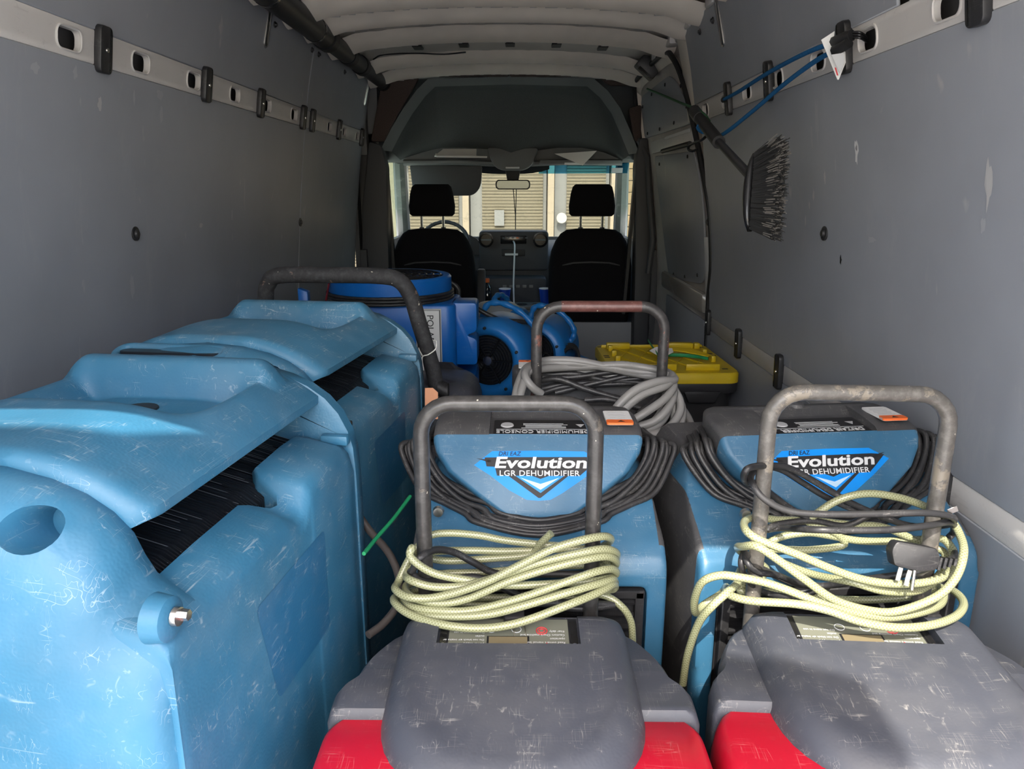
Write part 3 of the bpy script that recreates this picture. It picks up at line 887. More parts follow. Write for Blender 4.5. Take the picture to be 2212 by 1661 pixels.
# ------------------------------------------------------------------ seats
def seat(x, label, right):
    t = empty('cab_seat', (x, 5.10, 0)); tag(t, label, 'seat', 'cab seats')
    # backrest: lofted horizontal sections, rounded shoulders
    rings = []
    for k, (z, hwid) in enumerate([(0.28, .245), (0.45, .275), (0.62, .283), (0.80, .282), (0.90, .268), (0.97, .240), (1.02, .205), (1.045, .165), (1.052, .10)]):
        d = 0.075 if z < 0.98 else 0.06
        rings.append([(a, b + 0.06 + (z - 0.3) * -0.06, z) for a, b in rrect(hwid * 2, d * 2 + (0.02 if z < .9 else -0.02 - (z - .97) * .4), 0.06, 4)])
    MB().loft(rings).build('backrest', MT['seat'], t, smooth=70)
    MB().tube([(-0.25, -0.042, 0.80), (-0.12, -0.06, 0.83), (0, -0.062, 0.835), (0.12, -0.06, 0.83), (0.25, -0.042, 0.80)], 0.006, 6).build('back_seam', MT['dash'], t)
    rings = []
    for z, w_, d_ in ((1.135, .135, .035), (1.15, .150, .048), (1.20, .153, .055), (1.28, .142, .055), (1.325, .130, .048), (1.342, .112, .03)):
        rings.append([(a, b + 0.0, z) for a, b in rrect(w_ * 2, d_ * 2, 0.03, 4)])
    MB().loft(rings).build('headrest', MT['seat'], t, smooth=70)
    for s in (-1, 1):
        MB().tube([(s * 0.073, 0.0, 1.03), (s * 0.073, 0.0, 1.16)], 0.009, 8).build('headrest_post', MT['steel'], t)
        MB().lathe([(0.018, 1.045), (0.016, 1.062), (0.0, 1.062)], c=(s * 0.073, 0.0, 0), n=10).build('post_sleeve', MT['dash'], t)
    MB().prism(rpoly([(-0.26, 0.22), (0.26, 0.22), (0.26, 0.40), (-0.26, 0.40)], .04), 'y', 0.10, 0.62).build('cushion', MT['seat'], t, bevel=0.03)
    MB().box((0, 0.30, 0.11), (0.44, 0.42, 0.22)).build('base', MT['rubber'], t, bevel=0.01)
    if not right:
        ar = MB().prism(rrect(0.30, 0.075, 0.035, 4, 0.02, 0), 'x', 0.295, 0.350)
        ar.xf(Matrix.Translation((0, 0.02, 0.62)) @ Matrix.Rotation(R(62), 4, 'X')).build('armrest', plain('armrest_grey', (0.05, 0.05, 0.053), 0.5), t, bevel=0.012)
    return t
seat(-0.475, 'black cloth seat with tilted armrest, left of the dashboard screen', False)
seat(0.595, 'black cloth seat right of the dashboard screen, nearest the sliding door', True)

# ------------------------------------------------------------------ cab small things
mir = empty('rear_view_mirror', (0.06, 5.86, 0)); tag(mir, 'rear view mirror hanging at the top of the windscreen', 'mirror')
MB().prism(rrect(0.265, 0.072, 0.028, 5, 0, 1.345), 'y', -0.02, 0.02).build('housing', MT['rubber'], mir, bevel=0.006)
MB().prism(rrect(0.245, 0.056, 0.022, 5, 0, 1.345), 'y', -0.024, -0.019).build('mirror_glass', plain('mirror_glass', (0.10, 0.12, 0.12), 0.15, 0.6), mir)
MB().prism([(-0.06, 1.47), (0.06, 1.47), (0.045, 1.38), (-0.045, 1.38)], 'y', 0.0, 0.05).build('mount', MT['rubber'], mir, bevel=0.006)
cordm = empty('mirror_cord', (0.075, 5.83, 0)); tag(cordm, 'thin dark cord dangling from the rear view mirror', 'cord')
MB().tube([(-0.012, 0, 1.312), (0.004, 0, 1.12), (0.005, 0, 1.01)], 0.0035, 5).build('strand', MT['rubber'], cordm)
MB().tube([(0.012, 0, 1.312), (0.006, 0, 1.12), (0.005, 0, 1.01)], 0.0035, 5).build('strand', MT['rubber'], cordm)

vis = empty('sun_visor', (-0.43, 5.68, 0)); tag(vis, 'dark sun visor folded down above the left hand seat', 'sun visor', 'sun visors')
MB().prism(rpoly([(-0.27, 1.485), (0.265, 1.48), (0.255, 1.33), (0.20, 1.265), (-0.10, 1.262), (-0.25, 1.28)], [.02, .02, .05, .05, .04, .04]), 'y', 0.0, 0.03).build('flap', MT['dash'], vis, bevel=0.008)
MB().tube([(-0.28, 0.015, 1.487), (0.28, 0.015, 1.485)], 0.008, 6).build('pivot_rod', MT['cabtrim'], vis)
vis2 = empty('sun_visor', (0.55, 5.62, 0)); tag(vis2, 'grey sun visor folded up above the right hand seat', 'sun visor', 'sun visors')
MB().prism(rpoly([(-0.30, 1.487), (0.30, 1.487), (0.29, 1.512), (-0.29, 1.515)], .008), 'y', -0.05, 0.15).build('flap', MT['cabtrim'], vis2, bevel=0.006)
MB().box((-0.05, -0.052, 1.488), (0.13, 0.004, 0.016)).build('visor_label', MT['label_white'], vis2)

def sheet_thing(name, label, cat, pts, mat, th=0.004, bevel=None):
    c = sum((Vector(p) for p in pts), Vector()) / len(pts)
    n = (Vector(pts[1]) - Vector(pts[0])).cross(Vector(pts[2]) - Vector(pts[0])).normalized() * th
    m = MB(); k = len(pts)
    m.add([Vector(p) - c for p in pts] + [Vector(p) - c + n for p in pts], [tuple(range(k))[::-1], tuple(range(k, 2 * k))] + [(i, (i + 1) % k, k + (i + 1) % k, k + i) for i in range(k)])
    o = m.build(name, mat, bevel=bevel)
    o.location = c
    return tag(o, label, cat)
sheet_thing('envelope', 'white envelopes standing on the overhead shelf at left', 'paper', [(-0.50, 5.55, 1.535), (-0.20, 5.55, 1.535), (-0.20, 5.60, 1.585), (-0.44, 5.60, 1.585)], MT['paper'], 0.01)
sheet_thing('folded_paper', 'stack of white papers lying on the overhead shelf at left', 'paper', [(-0.48, 5.50, 1.53), (-0.12, 5.50, 1.525), (-0.14, 5.62, 1.53), (-0.50, 5.62, 1.55)], MT['paper'], 0.012)
sheet_thing('paper_corner', 'white paper corner sticking out over the right hand visor', 'paper', [(0.36, 5.52, 1.555), (0.66, 5.52, 1.575), (0.56, 5.50, 1.475)], MT['paper'], 0.004)

sheet_thing('windscreen_sticker', 'small grey sticker in the top right corner of the windscreen', 'sticker', [(0.80, 5.79, 1.43), (0.88, 5.77, 1.43), (0.88, 5.75, 1.465), (0.80, 5.77, 1.465)], MT['print_grey'], 0.002)

bot = empty('soda_bottle', (-0.125, 5.44, 0.480)); tag(bot, 'clear plastic bottle with an orange cap in the cup console', 'bottle')
MT['pet'] = glass('clear_bottle', (0.72, 0.74, 0.70), 0.12)
MB().lathe([(0.0, 0.0), (0.030, 0.0), (0.034, 0.01), (0.034, 0.09), (0.030, 0.10), (0.034, 0.11), (0.030, 0.135), (0.014, 0.165), (0.014, 0.175)], n=18).build('bottle_body', MT['pet'], bot)
MB().lathe([(0.017, 0.170), (0.018, 0.195), (0.015, 0.20), (0.0, 0.20)], n=16).build('cap', MT['orange_cap'], bot)
def cup(x, y, label):
    c = empty('paper_cup', (x, y, 0.480)); tag(c, label, 'cup', 'blue cups in the console')
    MB().lathe([(0.0, 0.0), (0.030, 0.0), (0.043, 0.12), (0.040, 0.12), (0.028, 0.012), (0, 0.012)], n=20).build('cup_wall', MT['cup'], c)
    MB().lathe([(0.039, 0.085), (0.041, 0.121), (0.045, 0.121), (0.045, 0.126), (0.0405, 0.127), (0.036, 0.085), (0, 0.085)], n=20).build('white_lining', MT['white'], c)
cup(0.005, 5.44, 'blue paper cup with white rim beside the orange capped bottle')
cup(0.30, 5.46, 'blue paper cup half hidden behind the right hand seat')
wc = MB().tube(spline([(0.065, 5.795, 0.925), (0.075, 5.70, 0.90), (0.073, 5.62, 0.80), (0.068, 5.5, 0.62), (0.075, 5.30, 0.46), (0.09, 5.1, 0.35)], 6), 0.006, 8).build('charging_cable', MT['cable_white'])
tag(wc, 'thin white charging cable hanging from the dashboard radio', 'cable')

# ------------------------------------------------------------------ building seen through the windscreen
bld = empty('office_building', (0, 11.0, -0.7)); tag(bld, 'tan building with blinds behind its windows, seen through the windscreen', 'building')
MT['far_white'] = plain('pale_render', (0.22, 0.21, 0.19), 0.8)
MT['tan'] = plain('tan_stucco', (0.17, 0.14, 0.093), 0.8)
MT['grey_frame'] = plain('grey_frame', (0.10, 0.10, 0.09), 0.6)
MT['blind'] = plain('blind_cream', (0.125, 0.108, 0.07), 0.7)
MT['brick_'] = plastic('orange_brick', (0.22, 0.13, 0.07), (0.28, 0.22, 0.16), 0.9, 0.25, 0.3, 1.0, 0.0)
MB().box((0, 0.40, 2.5), (16, 0.3, 6.0)).build('facade', MT['tan'], bld)
MB().box((0.0, -0.05, 2.62), (5.6, 0.12, 0.36)).build('lintel', MT['far_white'], bld)
MB().box((0.0, -0.02, 3.6), (16, 0.2, 1.6)).build('fascia_wall', MT['far_white'], bld)
for i, (xa, xb) in enumerate(((-2.6, -1.75), (-1.65, -0.72), (-0.60, 0.50), (0.62, 1.40))):
    w = MB().box(((xa + xb) / 2, 0.13, 1.5), (xb - xa, 0.16, 2.1)).build('window', MT['grey_frame'], bld)
    b = MB()
    for k in range(40):
        z = 0.62 + k * 0.045
        b.box(((xa + xb) / 2 + 0.06, 0.03, z), (xb - xa - 0.22, 0.03, 0.030), (0.5, 0, 0))
    bb = b.build('blind_slats', MT['blind'], w); bb['kind'] = 'stuff'
    MB().box(((xa + xb) / 2, -0.005, 1.5), (0.0, 0, 0)) if False else None
for x in (-1.70, -0.66, 0.56, 1.46): MB().box((x, -0.02, 1.5), (0.09, 0.2, 2.4)).build('mullion', MT['tan'], bld)
for k in range(16):
    MB().box((1.72 + 0.02 * (k % 2), -0.04, 0.3 + k * 0.16), (0.42, 0.2, 0.15)).build('brick', MT['brick_'], bld)
MB().box((2.08, -0.1, 1.7), (0.26, 0.3, 3.4)).build('white_column', MT['far_white'], bld)
MB().lathe([(0.0, -0.06), (0.075, -0.06), (0.075, -0.05)], axis='y', c=(0.72, 0.0, 1.62), n=20).build('round_sign', MT['far_white'], bld)
MB().box((-0.18, -0.02, 1.62), (0.14, 0.02, 0.22)).build('notice', MT['grey_frame'], bld)

# canopy added out of view behind the camera, slab notched to shade the load
cb = empty('added_canopy', (0, -1.9, -0.7)); tag(cb, 'added unseen canopy on posts behind the van, shaped to shade the load', 'canopy')
MB().prism([(-1.7, -0.25), (0.36, -0.25), (0.36, 0.417), (0.18, 0.502), (0.16, 0.815), (-0.50, 0.80), (-0.60, 0.697), (-1.7, 0.697)], 'z', 4.10, 4.16).build('slab', MT['tan'], cb)
for x, y in ((-1.62, -0.15), (-1.62, 0.65)):
    MB().box((x, y, 2.05), (0.12, 0.12, 4.1)).build('post', MT['grey_frame'], cb, bevel=0.01)

# ------------------------------------------------------------------ tall blue dehumidifiers (left side)
def big_blue(name, loc, rz, label, mat, marks=True):
    t = empty(name, loc, rz); tag(t, label, 'dehumidifier', 'tall sky blue dehumidifiers')
    W, L = 0.60, 0.635
    def outline(dz=0.0, dx=0.0, near=False):
        """end view, right side at x=0"""
        sh = [(-0.30, 1.004), (-0.22, 0.998), (-0.165, .986), (-0.125, .970), (-0.095, .950), (-0.074, .926), (-0.064, .900), (-0.052, .878), (-0.030, .862), (-0.008, .845), (0.0, .80), (0.0, .40), (0.0, 0.02)] if near else [(-0.30, 1.008), (-0.20, 1.0), (-0.155, .993), (-0.115, .982), (-0.08, .966), (-0.05, .945), (-0.027, .918), (-0.011, .885), (-0.003, .855), (0.0, .80), (0.0, .40), (0.0, 0.02)]
        r = [(x - dx, z - dz * sstep(.3, .75, z) if z > .3 else z) for x, z in sh]
        l = [(-W - x + dx, z - dz * sstep(.3, .75, z) if z > .3 else z) for x, z in reversed(sh)]
        return r + l
    # near end shell, rounded over at the top
    rings = []
    for y, dz, dx in ((0.108, 0.006, 0.012), (0.100, 0.0, 0.004), (0.075, 0.003, 0.002), (0.05, 0.013, 0.004), (0.03, 0.030, 0.006), (0.015, 0.052, 0.010), (0.004, 0.082, 0.020), (-0.004, 0.12, 0.036), (-0.008, 0.16, 0.06), (-0.0085, 0.19, 0.09)):
        rings.append([(x, y, z) for x, z in outline(dz, dx, True)])
    for q in (0.35, 0.7, 0.995): rings.append([(lerp(x, -0.30, q), -0.0086, lerp(z, 0.45, q)) for x, _, z in rings[9]])
    sh = MB().loft(rings).build('end_shell', mat, t, smooth=55)
    # side of the shell is cut back where the access panel starts
    c1 = MB().box((0.035, 0.125, 0.36), (0.24, 0.20, 0.972)).build('cutter', None)
    # handle hole through the rounded top
    c2 = MB().loft([[(-0.150 + 0.029 * math.cos(a) * k, y_, z_ + 0.028 * math.sin(a) * k) for a in [2 * math.pi * i / 28 for i in range(28)]] for y_, z_, k in ((-0.06, 1.0, 1.55), (0.02, 0.968, 1.22), (0.045, 0.955, 1.0), (0.065, 0.945, 0.88), (0.095, 0.935, 0.80))]).build('cutter', None)
    cut(sh, [c1, c2], mat, 55)
    # far end shell
    rings = []
    for y, dz, dx in ((0.595, 0.006, 0.010), (0.600, 0.0, 0.0), (L - 0.008, 0.0, 0.0), (L, 0.008, 0.010)):
        rings.append([(x, y, z) for x, z in outline(dz, dx)])
    MB().loft(rings).build('end_shell', mat, t, smooth=55)
    # core body below
    MB().box((-0.30, 0.35, 0.40), (0.44, 0.50, 0.78)).build('body', mat, t, bevel=0.01)
    MB().box((-0.40, 0.35, 0.83), (0.26, 0.50, 0.14)).build('inner_duct', MT['fin'], t)
    # cowl: moulded top between the ends
    nx, ny = 56, 52
    xa, xb, ya, yb = -0.540, -0.060, 0.100, 0.600
    def topz(x, y):
        e = min(x - xa, xb - x)                      # distance from a long edge
        z = 1.016 - 0.066 * (1 - min(1, max(0, e) / 0.20)) ** 2.3
        # the near edge curls down to a lip
        z -= 0.008 * (1 - min(1, (y - ya) / 0.014)) ** 2
        # dished hand recess in front of the grip bar
        ex = sstep(0.0, 0.055, min(x - (-0.475), -0.125 - x))
        dy = sstep(0.28, 0.42, y) * (1 - sstep(0.515, 0.530, y))
        z -= 0.056 * ex * dy
        z += 0.006 * math.exp(-((y - 0.25) / 0.09) ** 2) * ex
        # grip bar
        ex2 = sstep(0.0, 0.05, min(x - (-0.505), -0.095 - x))
        q = (y - 0.553) / 0.026
        if abs(q) < 1: z = lerp(z, max(z, 1.004 + 0.020 * math.sqrt(1 - q * q)), ex2)
        return z
    rows = [[(lerp(xa, xb, i / nx), lerp(ya, yb, j / ny), topz(lerp(xa, xb, i / nx), lerp(ya, yb, j / ny))) for i in range(nx + 1)] for j in range(ny + 1)]
    rows = [[(lerp(-0.30, x, 1 - 0.10 * (1 - math.sqrt(max(0, 1 - (1 - min(1, (y - ya) / 0.035)) ** 2)))), y, z) for x, y, z in r] for r in rows]
    und = [[(x, y, z - 0.016) for x, y, z in r] for r in rows]
    m = MB(); m.sheet(rows)
    n0 = (nx + 1); tot = n0 * (ny + 1)
    m.add([p for r in und for p in r], [])
    for i in range(nx):
        m.f.append((i, i + 1, tot + i + 1, tot + i))
        k = ny * n0; m.f.append((k + i, k + i + 1, tot + k + i + 1, tot + k + i))
    for j in range(ny):
        a, b = j * n0, (j + 1) * n0
        m.f.append((a, b, tot + b, tot + a)); m.f.append((a + nx, b + nx, tot + b + nx, tot + a + nx))
    for j in range(ny):
        for i in range(nx):
            a = tot + j * n0 + i; m.f.append((a, a + 1, a + n0 + 1, a + n0))
    m.build('cowl', mat, t, smooth=50, bevel=0.005, seg=3, bang=60)
    # dark disc in the dish, in place of a hole
    MB().lathe([(0.0, 0.964), (0.030, 0.963), (0.034, 0.950)], c=(-0.30, 0.445, 0), n=20).build('dark_disc', MT['rubber'], t)
    # dark plate on the near end shell, painted shade of a vent slot
    sl = MB().prism(rrect(0.21, 0.030, 0.013, 4, -0.36, 0.062), 'z', 0.980, 0.9915).build('slot_shade_plate', MT['fin'], t)
    rim = [(x, y, 0.9865 + (y - 0.062) * 0.30) for x, y in rrect(0.228, 0.046, 0.02, 5, -0.36, 0.062)]
    MB().tube(rim, 0.0085, 10, closed=True).build('slot_rim', mat, t)
    # heat exchanger plates showing between cowl and panel
    pl = MB()
    prof = [(-0.36, 0.60), (-0.075, 0.60), (-0.072, 0.842), (-0.10, 0.862), (-0.30, 0.915), (-0.36, 0.915)]
    k = 0; y = 0.112
    while y < 0.596:
        pl.prism([(x, z - 0.003 * ((k * 7) % 5 == 0)) for x, z in prof], 'y', y, y + 0.0022); y += 0.0058; k += 1
    o = pl.build('core_plates', MT['fin'], t, smooth=None, weld=False); o['kind'] = 'stuff'
    ed = MB(); rnd = random.Random(3)
    y = 0.112
    while y < 0.596:
        if rnd.random() < 0.45:
            xa_ = rnd.uniform(-0.30, -0.16); xb_ = rnd.uniform(-0.13, -0.08)
            def zz(x): return 0.842 + (0.862 - 0.842) * (-0.072 - x) / 0.028 if x > -0.10 else 0.862 + 0.053 * (-0.10 - x) / 0.20
            ed.add([(xa_, y, zz(xa_) + .0006), (xb_, y, zz(xb_) + .0006), (xb_, y + .0016, zz(xb_) + .0006), (xa_, y + .0016, zz(xa_) + .0006)], [(0, 1, 2, 3)])
        y += 0.0058
    eo = ed.build('plate_edges', MT['fin_edge'], t, smooth=None); eo['kind'] = 'stuff'
    # access panel
    def sec(y, inner, top, ro=0.014):
        return [(inner, y, 0.03), (0.0, y, 0.03), (0.0, y, top - 0.030), (-0.004, y, top - 0.015), (-0.014, y, top - 0.004), (-0.030, y, top), (inner + 0.006, y, top + 0.012), (inner, y, top + 0.004)]
    rings = [sec(0.025, -0.070, 0.838), sec(0.030, -0.073, 0.846), sec(0.045, -0.074, 0.849), sec(0.07, -0.074, 0.850), sec(0.20, -0.078, 0.852), sec(0.315, -0.078, 0.853), sec(0.335, -0.072, 0.845), sec(0.355, -0.050, 0.832), sec(0.372, -0.047, 0.830),
             sec(0.390, -0.056, 0.838), sec(0.400, -0.084, 0.862), sec(0.412, -0.098, 0.872), sec(0.50, -0.098, 0.876), sec(0.555, -0.096, 0.876), sec(0.578, -0.085, 0.868), sec(0.590, -0.06, 0.845)]
    MB().loft(rings).build('access_panel', mat, t, smooth=50)
    MB().box((-0.03, 0.588, 0.874), (0.05, 0.02, 0.018)).build('hinge_tab', mat, t, bevel=0.004)
    # boss and bolt at the near corner of the panel
    MB().lathe([(0.0, 0.004), (0.018, 0.004), (0.024, 0.000), (0.027, -0.02)], axis='x', c=(-0.002, 0.036, 0.862), n=24).build('panel_boss', mat, t)
    b = MB().lathe([(0.0, 0.010), (0.010, 0.009), (0.0105, 0.003)], axis='x', c=(0, 0.036, 0.866), n=16).build('bolt', MT['steel'], t)
    MB().lathe([(0.0, 0.018), (0.006, 0.017), (0.0065, 0.008)], axis='x', c=(0, 0.040, 0.866), n=6).build('bolt_head', MT['steel'], b)
    # cleaner patch left by a removed sign
    poly = [(0.21, 0.775), (0.445, 0.800), (0.455, 0.60), (0.243, 0.60), (0.215, 0.70)] if marks else [(0.20, 0.80), (0.44, 0.81), (0.44, 0.62), (0.25, 0.58)]
    poly = [(0.207, .77), (0.442, .772), (0.438, .598), (0.247, .603), (0.215, .735)]
    q = MB(); q.add([(0.0006, y, z) for y, z in rpoly(poly, .012)], [tuple(range(len(rpoly(poly, .012))))]); q.build('sign_patch', MT['blue_mark'], t)
    return t

ua = big_blue('tall_dehumidifier', (-0.26, 0.655, 0), -7.3, 'tall sky blue dehumidifier nearest the camera, with a finger hole in its end', MT['blue'])
ub = big_blue('tall_dehumidifier', (-0.235, 1.322, 0), -8.0, 'tall scuffed sky blue dehumidifier with a white sticker, second from the camera', MT['blue_b'])
stk = MB().prism(rrect(0.052, 0.016, 0.005, 3), 'z', 0.0, 0.0012)
stk.xf(Matrix.Translation((-0.36, 0.43, 0.968)) @ Matrix.Rotation(R(-14), 4, 'Z') @ Matrix.Rotation(R(16), 4, 'X')).build('white_sticker', MT['label_white'], ub)

# ------------------------------------------------------------------ shield-fronted dehumidifiers
def evolution(loc, rz, label, W=0.46, console='DEHUMIDIFIER CONSOLE', handle=False, cords=True, hx=0.0):
    t = empty('shield_dehumidifier', loc, rz); tag(t, label, 'dehumidifier', 'blue and charcoal dehumidifiers')
    h = W / 2
    fo = [(-h, 0.0), (h, 0.0), (h + .002, 0.60), (h, 0.68), (h - 0.012, 0.745), (h - 0.045, 0.80), (h - 0.085, 0.825), (-h + 0.085, 0.825), (-h + 0.045, 0.80), (-h + 0.012, 0.745), (-h, 0.68), (-h - .002, 0.60)]
    so = [(0.0, 0.0), (0.0, 0.635), (0.010, 0.660), (0.035, 0.682), (0.10, 0.722), (0.18, 0.770), (0.26, 0.798), (0.38, 0.805), (0.40, 0.785), (0.40, 0.0)]
    a = MB().prism(fo, 'y', -0.1, 0.5).build('face_shell', None)
    b = MB().prism(so, 'x', -0.4, 0.4).build('cutter', None)
    cut(a, [b], None, op='INTERSECT')
    # recess for the front grille
    c = MB().box((0, 0.0, 0.47), (W - 0.07, 0.06, 0.27)).build('cutter', None)
    cut(a, [c], None)
    melt(a, None, 0.0065, 5)
    g = a.copy(); g.data = a.data.copy(); g.name = 'chassis_shell'; col.objects.link(g)
    k = h - 0.012
    split = [(-0.6, -0.3), (0.6, -0.3), (0.6, 0.030), (k, 0.030), (k, 0.25), (-k, 0.25), (-k, 0.030), (-0.6, 0.030)]
    c1 = MB().prism(split, 'z', -0.3, 1.2).build('cutter', None)
    c2 = MB().prism(split, 'z', -0.3, 1.2).build('cutter', None)
    cut(a, [c1], MT['evo_blue'], 60, op='INTERSECT'); cut(g, [c2], MT['evo_grey'], 60)
    a.parent = t; g.parent = t
    # grille
    gr = MB().prism(rrect(W - 0.075, 0.262, 0.012, 3, 0, 0.47), 'y', 0.012, 0.03).build('intake_grille', MT['black'], t)
    fr = MB()
    for (cx, cz, sx, sz) in ((0, 0.595, W - 0.078, 0.016), (0, 0.345, W - 0.078, 0.016), (h - 0.048, 0.47, 0.016, 0.262), (-h + 0.048, 0.47, 0.016, 0.262)):
        fr.box((cx, 0.006, cz), (sx, 0.02, sz))
    fr.build('grille_frame', MT['black'], t, bevel=0.002, seg=1)
    for k in range(9):
        z = 0.365 + k * 0.0265
        MB().box((0, 0.006, z), (W - 0.11, 0.010, 0.006), (0.35, 0, 0)).build('grille_slat', MT['black'], gr)
    # raised shield: slanted front then flat console top
    P0, P1 = Vector((0, 0.058, 0.706)), Vector((0, 0.158, 0.846))
    up = (P1 - P0).normalized(); ln = (P1 - P0).length
    nr = Vector((0, -up.z, up.y))
    def section(P, w, nrm, th, r=0.016):
        w = max(w, 0.02)
        return [tuple(P + Vector((x_, 0, 0)) + nrm * (-th / 2 + y_)) for x_, y_ in rrect(2 * w, th, r, 4)]
    st = [(-0.10, .006), (-0.07, .016), (-0.02, .030), (0.05, .050), (0.15, .079), (0.33, .120), (0.58, .172), (0.80, .196), (0.92, .202), (1.0, .2025)]
    rings = [section(P0 + up * (ln * s) - nr * (0.02 * (1 - sstep(-0.1, 0.1, s))), w, nr, lerp(0.03, 0.062, sstep(-0.1, 0.3, s)), 0.012) for s, w in st]
    MB().loft(rings).build('shield', MT['evo_blue'], t, smooth=60)
    tp = [(0.157, .8455, .2025, 0.5), (0.166, .852, .2025, .8), (0.20, .858, .203, 1), (0.25, .862, .201, 1), (0.285, .863, .192, 1), (0.305, .860, .174, 1), (0.318, .853, .150, 1), (0.325, .84, .12, 1)]
    rings = []
    for y, z, w, k in tp:
        n2 = Vector((0, lerp(nr.y, 0, k), lerp(nr.z, 1, k))).normalized()
        rings.append(section(Vector((0, y, z)), w, n2, 0.064, 0.012))
    top = MB().loft(rings).build('console_top', MT['evo_grey'], t, smooth=60)
    cc = MB().prism([(0.140, 0.8425), (0.140, 0.90), (0.286, 0.90), (0.280, 0.864), (0.258, 0.849), (0.250, 0.8490)], 'x', -0.094, 0.114).build('cutter', None)
    cut(top, [cc], MT['evo_grey'], 40)
    pl = MB().add
    pm = Matrix.Translation((0.01, 0.158, 0.8455)) @ Matrix.Rotation(math.atan(0.0062 / 0.11), 4, 'X') @ Matrix.Translation((-0.01, -0.158, -0.8365))
    def PM(x, y): return tuple(pm @ Vector((x, y, 0.8370)))
    m = MB(); m.prism(rrect(0.192, 0.076, 0.004, 2, 0.01, 0.198), 'z', 0.832, 0.8365); pn = m.xf(pm).build('console_plate', MT['ink'], t)
    lettering('console_text', console, 0.0205, MT['print_white'], pn, PM(0.01, 0.1725), (-1, 0, 0), (0, -1, -0.056), xs=0.78)
    MB().box((0.01, 0.1845, 0.8368), (0.182, 0.0012, 0.0006)).xf(pm).build('console_rule', MT['print_grey'], pn)
    for k in range(5):
        MB().box((0.012 + (0.004 * (k % 2)), 0.192 + k * 0.0056, 0.8368), (0.088 - 0.008 * (k % 3), 0.0016, 0.0006)).xf(pm).build('fine_print', MT['print_grey'], pn)
    MB().lathe([(0.0, 0.839), (0.012, 0.8385), (0.0135, 0.836)], c=(-0.060, 0.206, 0), n=20).xf(pm).build('console_button', MT['print_grey'], pn)
    q = MB(); q.add([(0.076, 0.212, .8370), (0.094, 0.212, .8370), (0.085, 0.195, .8370)], [(0, 1, 2)]); q.xf(pm).build('warning_triangle', MT['print_grey'], pn)
    MB().lathe([(0.020, 0.860), (0.017, 0.867), (0.010, 0.8705), (0, 0.8715)], c=(0.01, 0.292, 0), n=20).build('latch_bump', MT['evo_grey'], t)
    # warning label on the console
    lb = MB().prism(rrect(0.052, 0.082, 0.005, 3, 0.160, 0.212), 'z', 0.8605, 0.8650).build('warning_label', MT['label_white'], t)
    MB().prism(rrect(0.052, 0.022, 0.005, 3, 0.160, 0.1815), 'z', 0.8610, 0.8654).build('orange_band', MT['label_orange'], lb)
    q = MB(); q.add([(0.155, 0.177, .8657), (0.170, 0.177, .8657), (0.1625, 0.187, .8657)], [(0, 1, 2)]); q.build('warning_mark', MT['ink'], lb)
    for k in range(6): MB().box((0.158, 0.200 + k * 0.0078, 0.8651), (0.036 - 0.006 * (k % 2), 0.0022, 0.0003)).build('label_print', MT['print_grey'], lb)
    # printed badge on the shield
    def B(x, b, o): return tuple(P0 + Vector((x, 0, 0)) + up * (b * ln) + nr * (0.0006 + o))
    def flat(pts, o, name, mat, par):
        q = MB(); q.add([B(x, b, o) for x, b in pts], [tuple(range(len(pts)))]); return q.build(name, mat, par, smooth=None)
    bd = flat([(-0.122, .64), (-0.088, .800), (0.0, .808), (0.088, .800), (0.124, .67), (0.085, .49), (0.045, .33), (0.022, .255), (0.0, .245), (-0.022, .255), (-0.055, .36), (-0.09, .52)], 0, 'badge', MT['label_blue'], t)
    flat([(-0.060, .535), (0.060, .535), (0.004, .275), (0.0, .275)], .0003, 'badge_chevron', MT['ink'], bd)
    flat([(-0.047, .535), (0.052, .535), (0.004, .33)], .0005, 'badge_field', MT['label_blue'], bd)
    flat([(-0.034, .500), (0.004, .43), (0.040, .500), (0.004, .365)], .0007, 'badge_chevron_inner', plain('pale_blue', (0.45, 0.66, 0.85), 0.4), bd)
    flat([(-0.030, .56), (0.038, .56), (0.004, .485)], .0007, 'badge_wedge', MT['ink'], bd)
    flat([(-0.098, .625), (-0.102, .725), (-0.06, .730), (0.09, .735), (0.116, .72), (0.094, .60), (0.078, .52), (-0.078, .52), (-0.082, .62)], .0009, 'badge_backing', MT['ink'], bd)
    flat([(-0.118, .715), (-0.09, .665), (-0.09, .70)], .0009, 'badge_spike', MT['ink'], bd)
    flat([(0.118, .745), (0.095, .68), (0.092, .715)], .0009, 'badge_spike', MT['ink'], bd)
    lettering('badge_text', 'Evolution', 0.0300, MT['print_white'], bd, B(0.004, .662, .0014), (1, 0, 0), up, shear=0.12, offset=0.0008, xs=1.55)
    lettering('badge_text', 'LGR DEHUMIDIFIER', 0.0152, MT['print_white'], bd, B(0.002, .545, .0014), (1, 0, 0), up, shear=0.0, offset=0.0001, xs=1.10, spacing=1.06)
    lettering('badge_text', 'DRI EAZ', 0.0115, MT['ink'], bd, B(-0.055, .768, .0008), (1, 0, 0), up, shear=0.2, xs=1.0)
